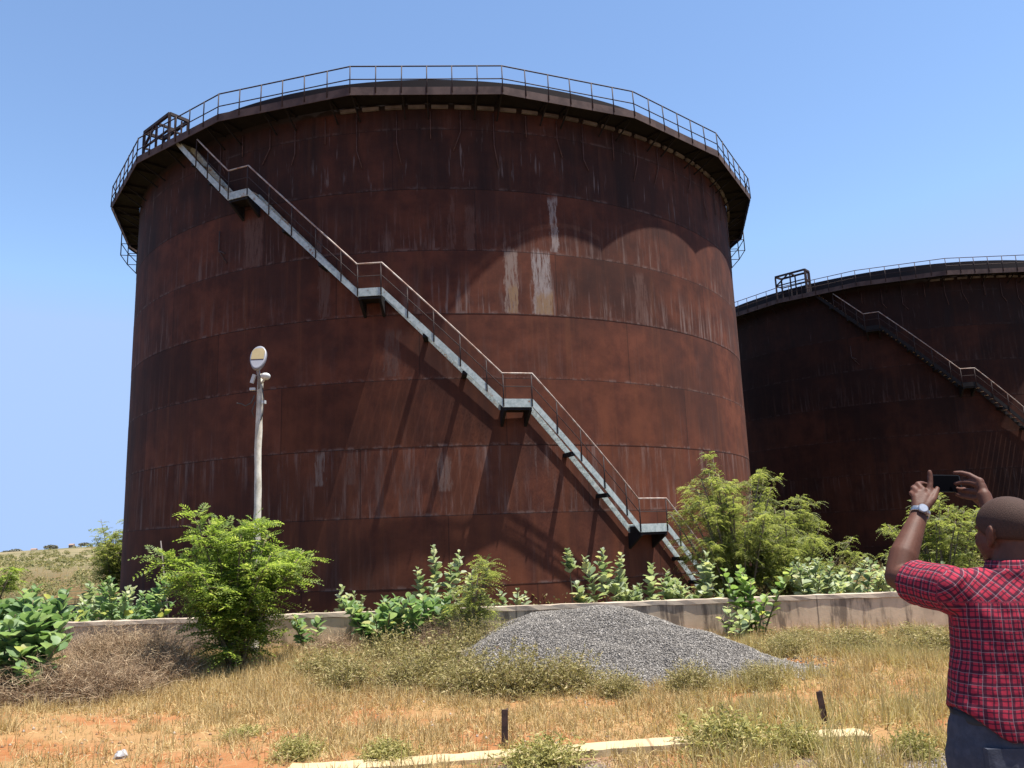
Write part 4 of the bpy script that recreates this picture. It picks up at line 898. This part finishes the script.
# close cropped hair: a thin cap just proud of the skull
def hairmat():
    k = NT('cropped_hair'); ob, x, y, z = k.obj(); a = k.noise(ob, 260., 3, .7); k.bump(a, .6, .003)
    return k.fin(k.mix(k.sm(a, .35, .65), (.040, .0235, .018), (.060, .034, .026)), .75, .12)
hb = MB(); rings = []
for i in range(15):
    th = (i+.02)/14*R_(126); rg = []
    for k in range(40):
        a = 2*PI*k/40; cut = th*(1-.42*max(0, math.sin(a))**1.5-.06*abs(math.cos(a))); rr = 1.014
        rg.append(hp(.084*rr*math.sin(cut)*math.cos(a), -.012+.104*rr*math.sin(cut)*math.sin(a), .022+.094*rr*math.cos(cut)))
    rings.append(rg)
hb.loft(rings[::-1], True); hb.build('hair', hairmat(), man)
# shirt: torso, shoulders and rolled sleeves
Tn = lambda ex: [oval(c, rx+ex, ry+ex, -TW, k=2.5) for c, rx, ry in (((1.572, 2.74, 1.00), .196, .137), ((1.588, 2.74, 1.06), .190, .132), ((1.586, 2.745, 1.15), .190, .132), ((1.606, 2.745, 1.25), .190, .130), ((1.617, 2.742, 1.34), .196, .126), ((1.625, 2.74, 1.405), .190, .108), ((1.632, 2.737, 1.455), .125, .080), ((1.634, 2.737, 1.488), .080, .074))]
TR0 = Tn(0)
for p in TR0[0]:                                             # shirt tail: low at the back, high at the sides
    q = min(1, abs(p.x-1.575)/.19); p.z = 1.062-.115*(1-q*q)
B = MB(); B.loft(TR0[:1]+TR0[2:]); cap(B, (1.585, 2.742, 1.43), shL, .062, .072); cap(B, (1.68, 2.728, 1.43), shR, .062, .072)
def sleeve(sh, el):
    sh, el = Vector(sh), Vector(el); d = (el-sh).normalized(); x = d.cross(Vector((0, 0, 1))).normalized(); y = x.cross(d); rings = []; L = (el-sh).length
    for f, q in ((-.25, .062), (.0, .080), (.2, .080), (.42, .078), (.56, .075), (.60, .079), (.72, .078)):
        rings.append([sh+d*L*f+(x*math.cos(2*PI*k/20)+y*(math.sin(2*PI*k/20)*1.0)-Vector((0, 0, .008)))*q for k in range(20)])
    B.loft(rings)
sleeve(shL, elL); sleeve(shR, elR)
def plaid():
    k = NT('red_plaid_cotton'); at = k.n('ShaderNodeAttribute', attribute_name='weave'); sp = k.n('ShaderNodeSeparateXYZ'); k.put(sp.inputs[0], at.outputs['Vector'])
    ob, x, y, z = k.obj(); wv = k.math('MULTIPLY', k.math('SUBTRACT', k.noise(ob, 14., 3, .5), .5), .010)
    col = (.40, .030, .056)
    def band(c, per, off, w):                                 # soft stripe mask
        f = k.math('ABSOLUTE', k.math('SUBTRACT', k.math('FRACT', k.math('ADD', k.math('DIVIDE', k.math('ADD', c, wv), per), off)), .5))
        return k.math('SUBTRACT', 1.0, k.sm(f, w-.03, w+.03))
    dk = (.030, .014, .028)
    cu, cv = sp.outputs[0], sp.outputs[1]
    for c in (cu, cv):
        col = k.mix(k.math('MULTIPLY', band(c, .033, 0., .15), .80), col, dk)
        col = k.mix(k.math('MULTIPLY', band(c, .033, .42, .06), .78), col, dk)
    for c in (cu, cv): col = k.mix(k.math('MULTIPLY', band(c, .033, .12, .012), .6), col, (.62, .42, .45))
    k.bump(k.noise(ob, 34., 4, .6), .35, .006); m = k.fin(k.mix(1., col, (KA, KA, KA), 'MULTIPLY'), .9, .15); return m
sh = bake(B, .0065, 4, plaid(), 'shirt', man, [(.17, .026), (.05, .006)])
me = sh.data; co = np.empty(len(me.vertices)*3); me.vertices.foreach_get('co', co); co = co.reshape(-1, 3)
uv = np.zeros_like(co); uv[:, 0] = np.arctan2(co[:, 0]-1.61, -(co[:, 1]-2.60+.25))*0; 
ang = np.arctan2(co[:, 0]-1.605, -(co[:, 1]-2.742)); uv[:, 0] = ang*.17; uv[:, 1] = co[:, 2]
yoke = co[:, 2] > 1.385; uv[yoke, 0] = (co[yoke, 0]*.8+co[yoke, 2]*.6); uv[yoke, 1] = (co[yoke, 2]*.8-co[yoke, 0]*.6)
for s_, e_ in ((shL, elL), (shR, elR)):
    s_, e_ = np.array(s_), np.array(e_); d = (e_-s_); L = np.linalg.norm(d); d /= L; t = (co-s_)@d; rad = np.linalg.norm(co-s_-t[:, None]*d, axis=1)
    k = (t > -.015) & (rad < .11); xx_ = np.cross(d, (0, 0, 1.)); xx_ /= np.linalg.norm(xx_); yy_ = np.cross(xx_, d); q = (co-s_)[k]
    uv[k, 0] = np.arctan2(q@xx_, q@yy_)*.075; uv[k, 1] = t[k]
at = me.attributes.new('weave', 'FLOAT_VECTOR', 'POINT'); at.data.foreach_set('vector', uv.astype(np.float32).ravel())
MB().loft([oval((1.636, 2.738, z), rx, ry, -TW, k=2.1) for z, rx, ry in ((1.472, .090, .082), (1.508, .078, .076), (1.512, .074, .072), (1.478, .080, .076))], False).build('collar', sh.data.materials[0], man)
cm = bpy.data.meshes['collar']; at = cm.attributes.new('weave', 'FLOAT_VECTOR', 'POINT')
at.data.foreach_set('vector', np.array([(math.atan2(v.co.x-1.636, -(v.co.y-2.738))*.085, v.co.z, 0) for v in cm.vertices], np.float32).ravel())
# jeans
M_DENIM = simple('dark_denim', (.078, .083, .108), (.055, .06, .08), 30., .9, .15, .3)
B = MB(); B.loft([oval(c, rx, ry, -TW, k=2.4) for c, rx, ry in (((1.562, 2.75, .80), .205, .130), ((1.562, 2.745, .90), .203, .132), ((1.57, 2.745, 1.00), .190, .122), ((1.578, 2.745, 1.055), .180, .116))])
for s in (-1, 1):
    rings = []
    for z, q, dx, dy in ((.90, .105, .088, 2.75), (.70, .098, .096, 2.755), (.48, .078, .103, 2.765), (.25, .066, .108, 2.75), (.075, .062, .112, 2.735)): rings.append([Vector((1.572+s*dx+q*math.cos(2*PI*k/20), dy+q*1.08*math.sin(2*PI*k/20), z)) for k in range(20)])
    B.loft(rings)
bake(B, .007, 3, M_DENIM, 'jeans', man, [(.07, .010)])
M_SEAM = simple('denim_stitch', (.08, .085, .11), (.05, .055, .08), 20.)
for s in (-1, 1):
    c = Vector((1.566+s*.09, 2.6225, .885)); b = MB()
    pts = [(-.065, .07), (.065, .07), (.065, -.045), (0, -.085), (-.065, -.045)]; b.loft([[c+Vector((x, yy+abs(x)*.15*(1 if x*s > 0 else .1), z)) for x, z in pts] for yy in (-.004, .02)], True, False); b.build('back_pocket', M_DENIM, man)
MB().loft([oval((1.577, 2.745, z), rx, ry, -TW, k=2.4) for z, rx, ry in ((1.012, .187, .129), (1.045, .187, .128), (1.045, .182, .122), (1.012, .182, .123))], False).build('belt', simple('black_leather', (.03, .024, .022), rough=.5), man)
M_SHOE = simple('dark_shoe', (.05, .04, .035), rough=.6)
for s in (-1, 1):
    B = MB(); cap(B, (1.61+s*.112, 2.70, .055), (1.60+s*.14, 2.92, .045), .055, .042); B.build('shoe', M_SHOE, man)
# wristwatch
d = (Vector((1.54, 3.095, 1.70))-Vector(wrL)).normalized(); c = Vector(wrL)+d*.022
x = d.cross(Vector((0, -1, .2))).normalized(); yv = x.cross(d).normalized()
M_STEEL = simple('watch_steel', (.55, .56, .58), (.42, .43, .45), 40., .3, .5, 0, None, .85); M_DIAL = simple('watch_dial', (.45, .48, .56), (.36, .39, .46), 40., .25)
b = MB(); q = .035; b.loft([[c+d*h+(x*math.cos(2*PI*k/24)+yv*math.sin(2*PI*k/24))*rr for k in range(24)] for h, rr in ((-.010, q-.003), (-.010, q), (.010, q), (.010, q-.003))], False); wt = b.build('wristwatch', M_STEEL, man)
nrm = (Vector((-.28, -1, .1)) - d*Vector((-.28, -1, .1)).dot(d)).normalized(); wx = nrm.cross(d)
fc = c+nrm*(q-.002); MB().loft([[fc+nrm*h+(d*math.cos(2*PI*k/24)+wx*math.sin(2*PI*k/24))*rr for k in range(24)] for h, rr in ((0, .018), (.009, .018), (.011, .0155))], True, False).build('watch_case', M_STEEL, wt)
MB().loft([[fc+nrm*h+(d*math.cos(2*PI*k/24)+wx*math.sin(2*PI*k/24))*.014 for k in range(24)] for h in (.0105, .0118)], True, False).build('watch_dial', M_DIAL, wt)
# phone in his hands
ph = empty('phone', (1.670, 3.155, 1.787), 'black phone held sideways in both raised hands', 'phone'); pm = Matrix.Rotation(R_(12), 3, 'Z') @ Matrix.Rotation(R_(-8), 3, 'X') @ Matrix.Rotation(R_(2), 3, 'Y')
def slab(w_, h_, y0, y1, rad):
    pts = []
    for cx_, cz_, a0 in ((w_/2-rad, h_/2-rad, 0), (-w_/2+rad, h_/2-rad, 90), (-w_/2+rad, -h_/2+rad, 180), (w_/2-rad, -h_/2+rad, 270)):
        for j in range(5): a = R_(a0+j*22.5); pts.append((cx_+rad*math.cos(a), cz_+rad*math.sin(a)))
    return [[pm @ Vector((x_, y_, z_)) for x_, z_ in pts] for y_ in (y0, y1)]
MB().loft(slab(.140, .068, -.004, .004, .009), True, False).build('case', simple('black_phone_case', (.010, .010, .011), rough=.5, spec=.2), ph)
MB().loft(slab(.128, .060, -.0052, -.0042, .004), True, False).build('screen', simple('dark_glass', (.004, .004, .005), (.003, .003, .004), 3., .6, .0), ph)
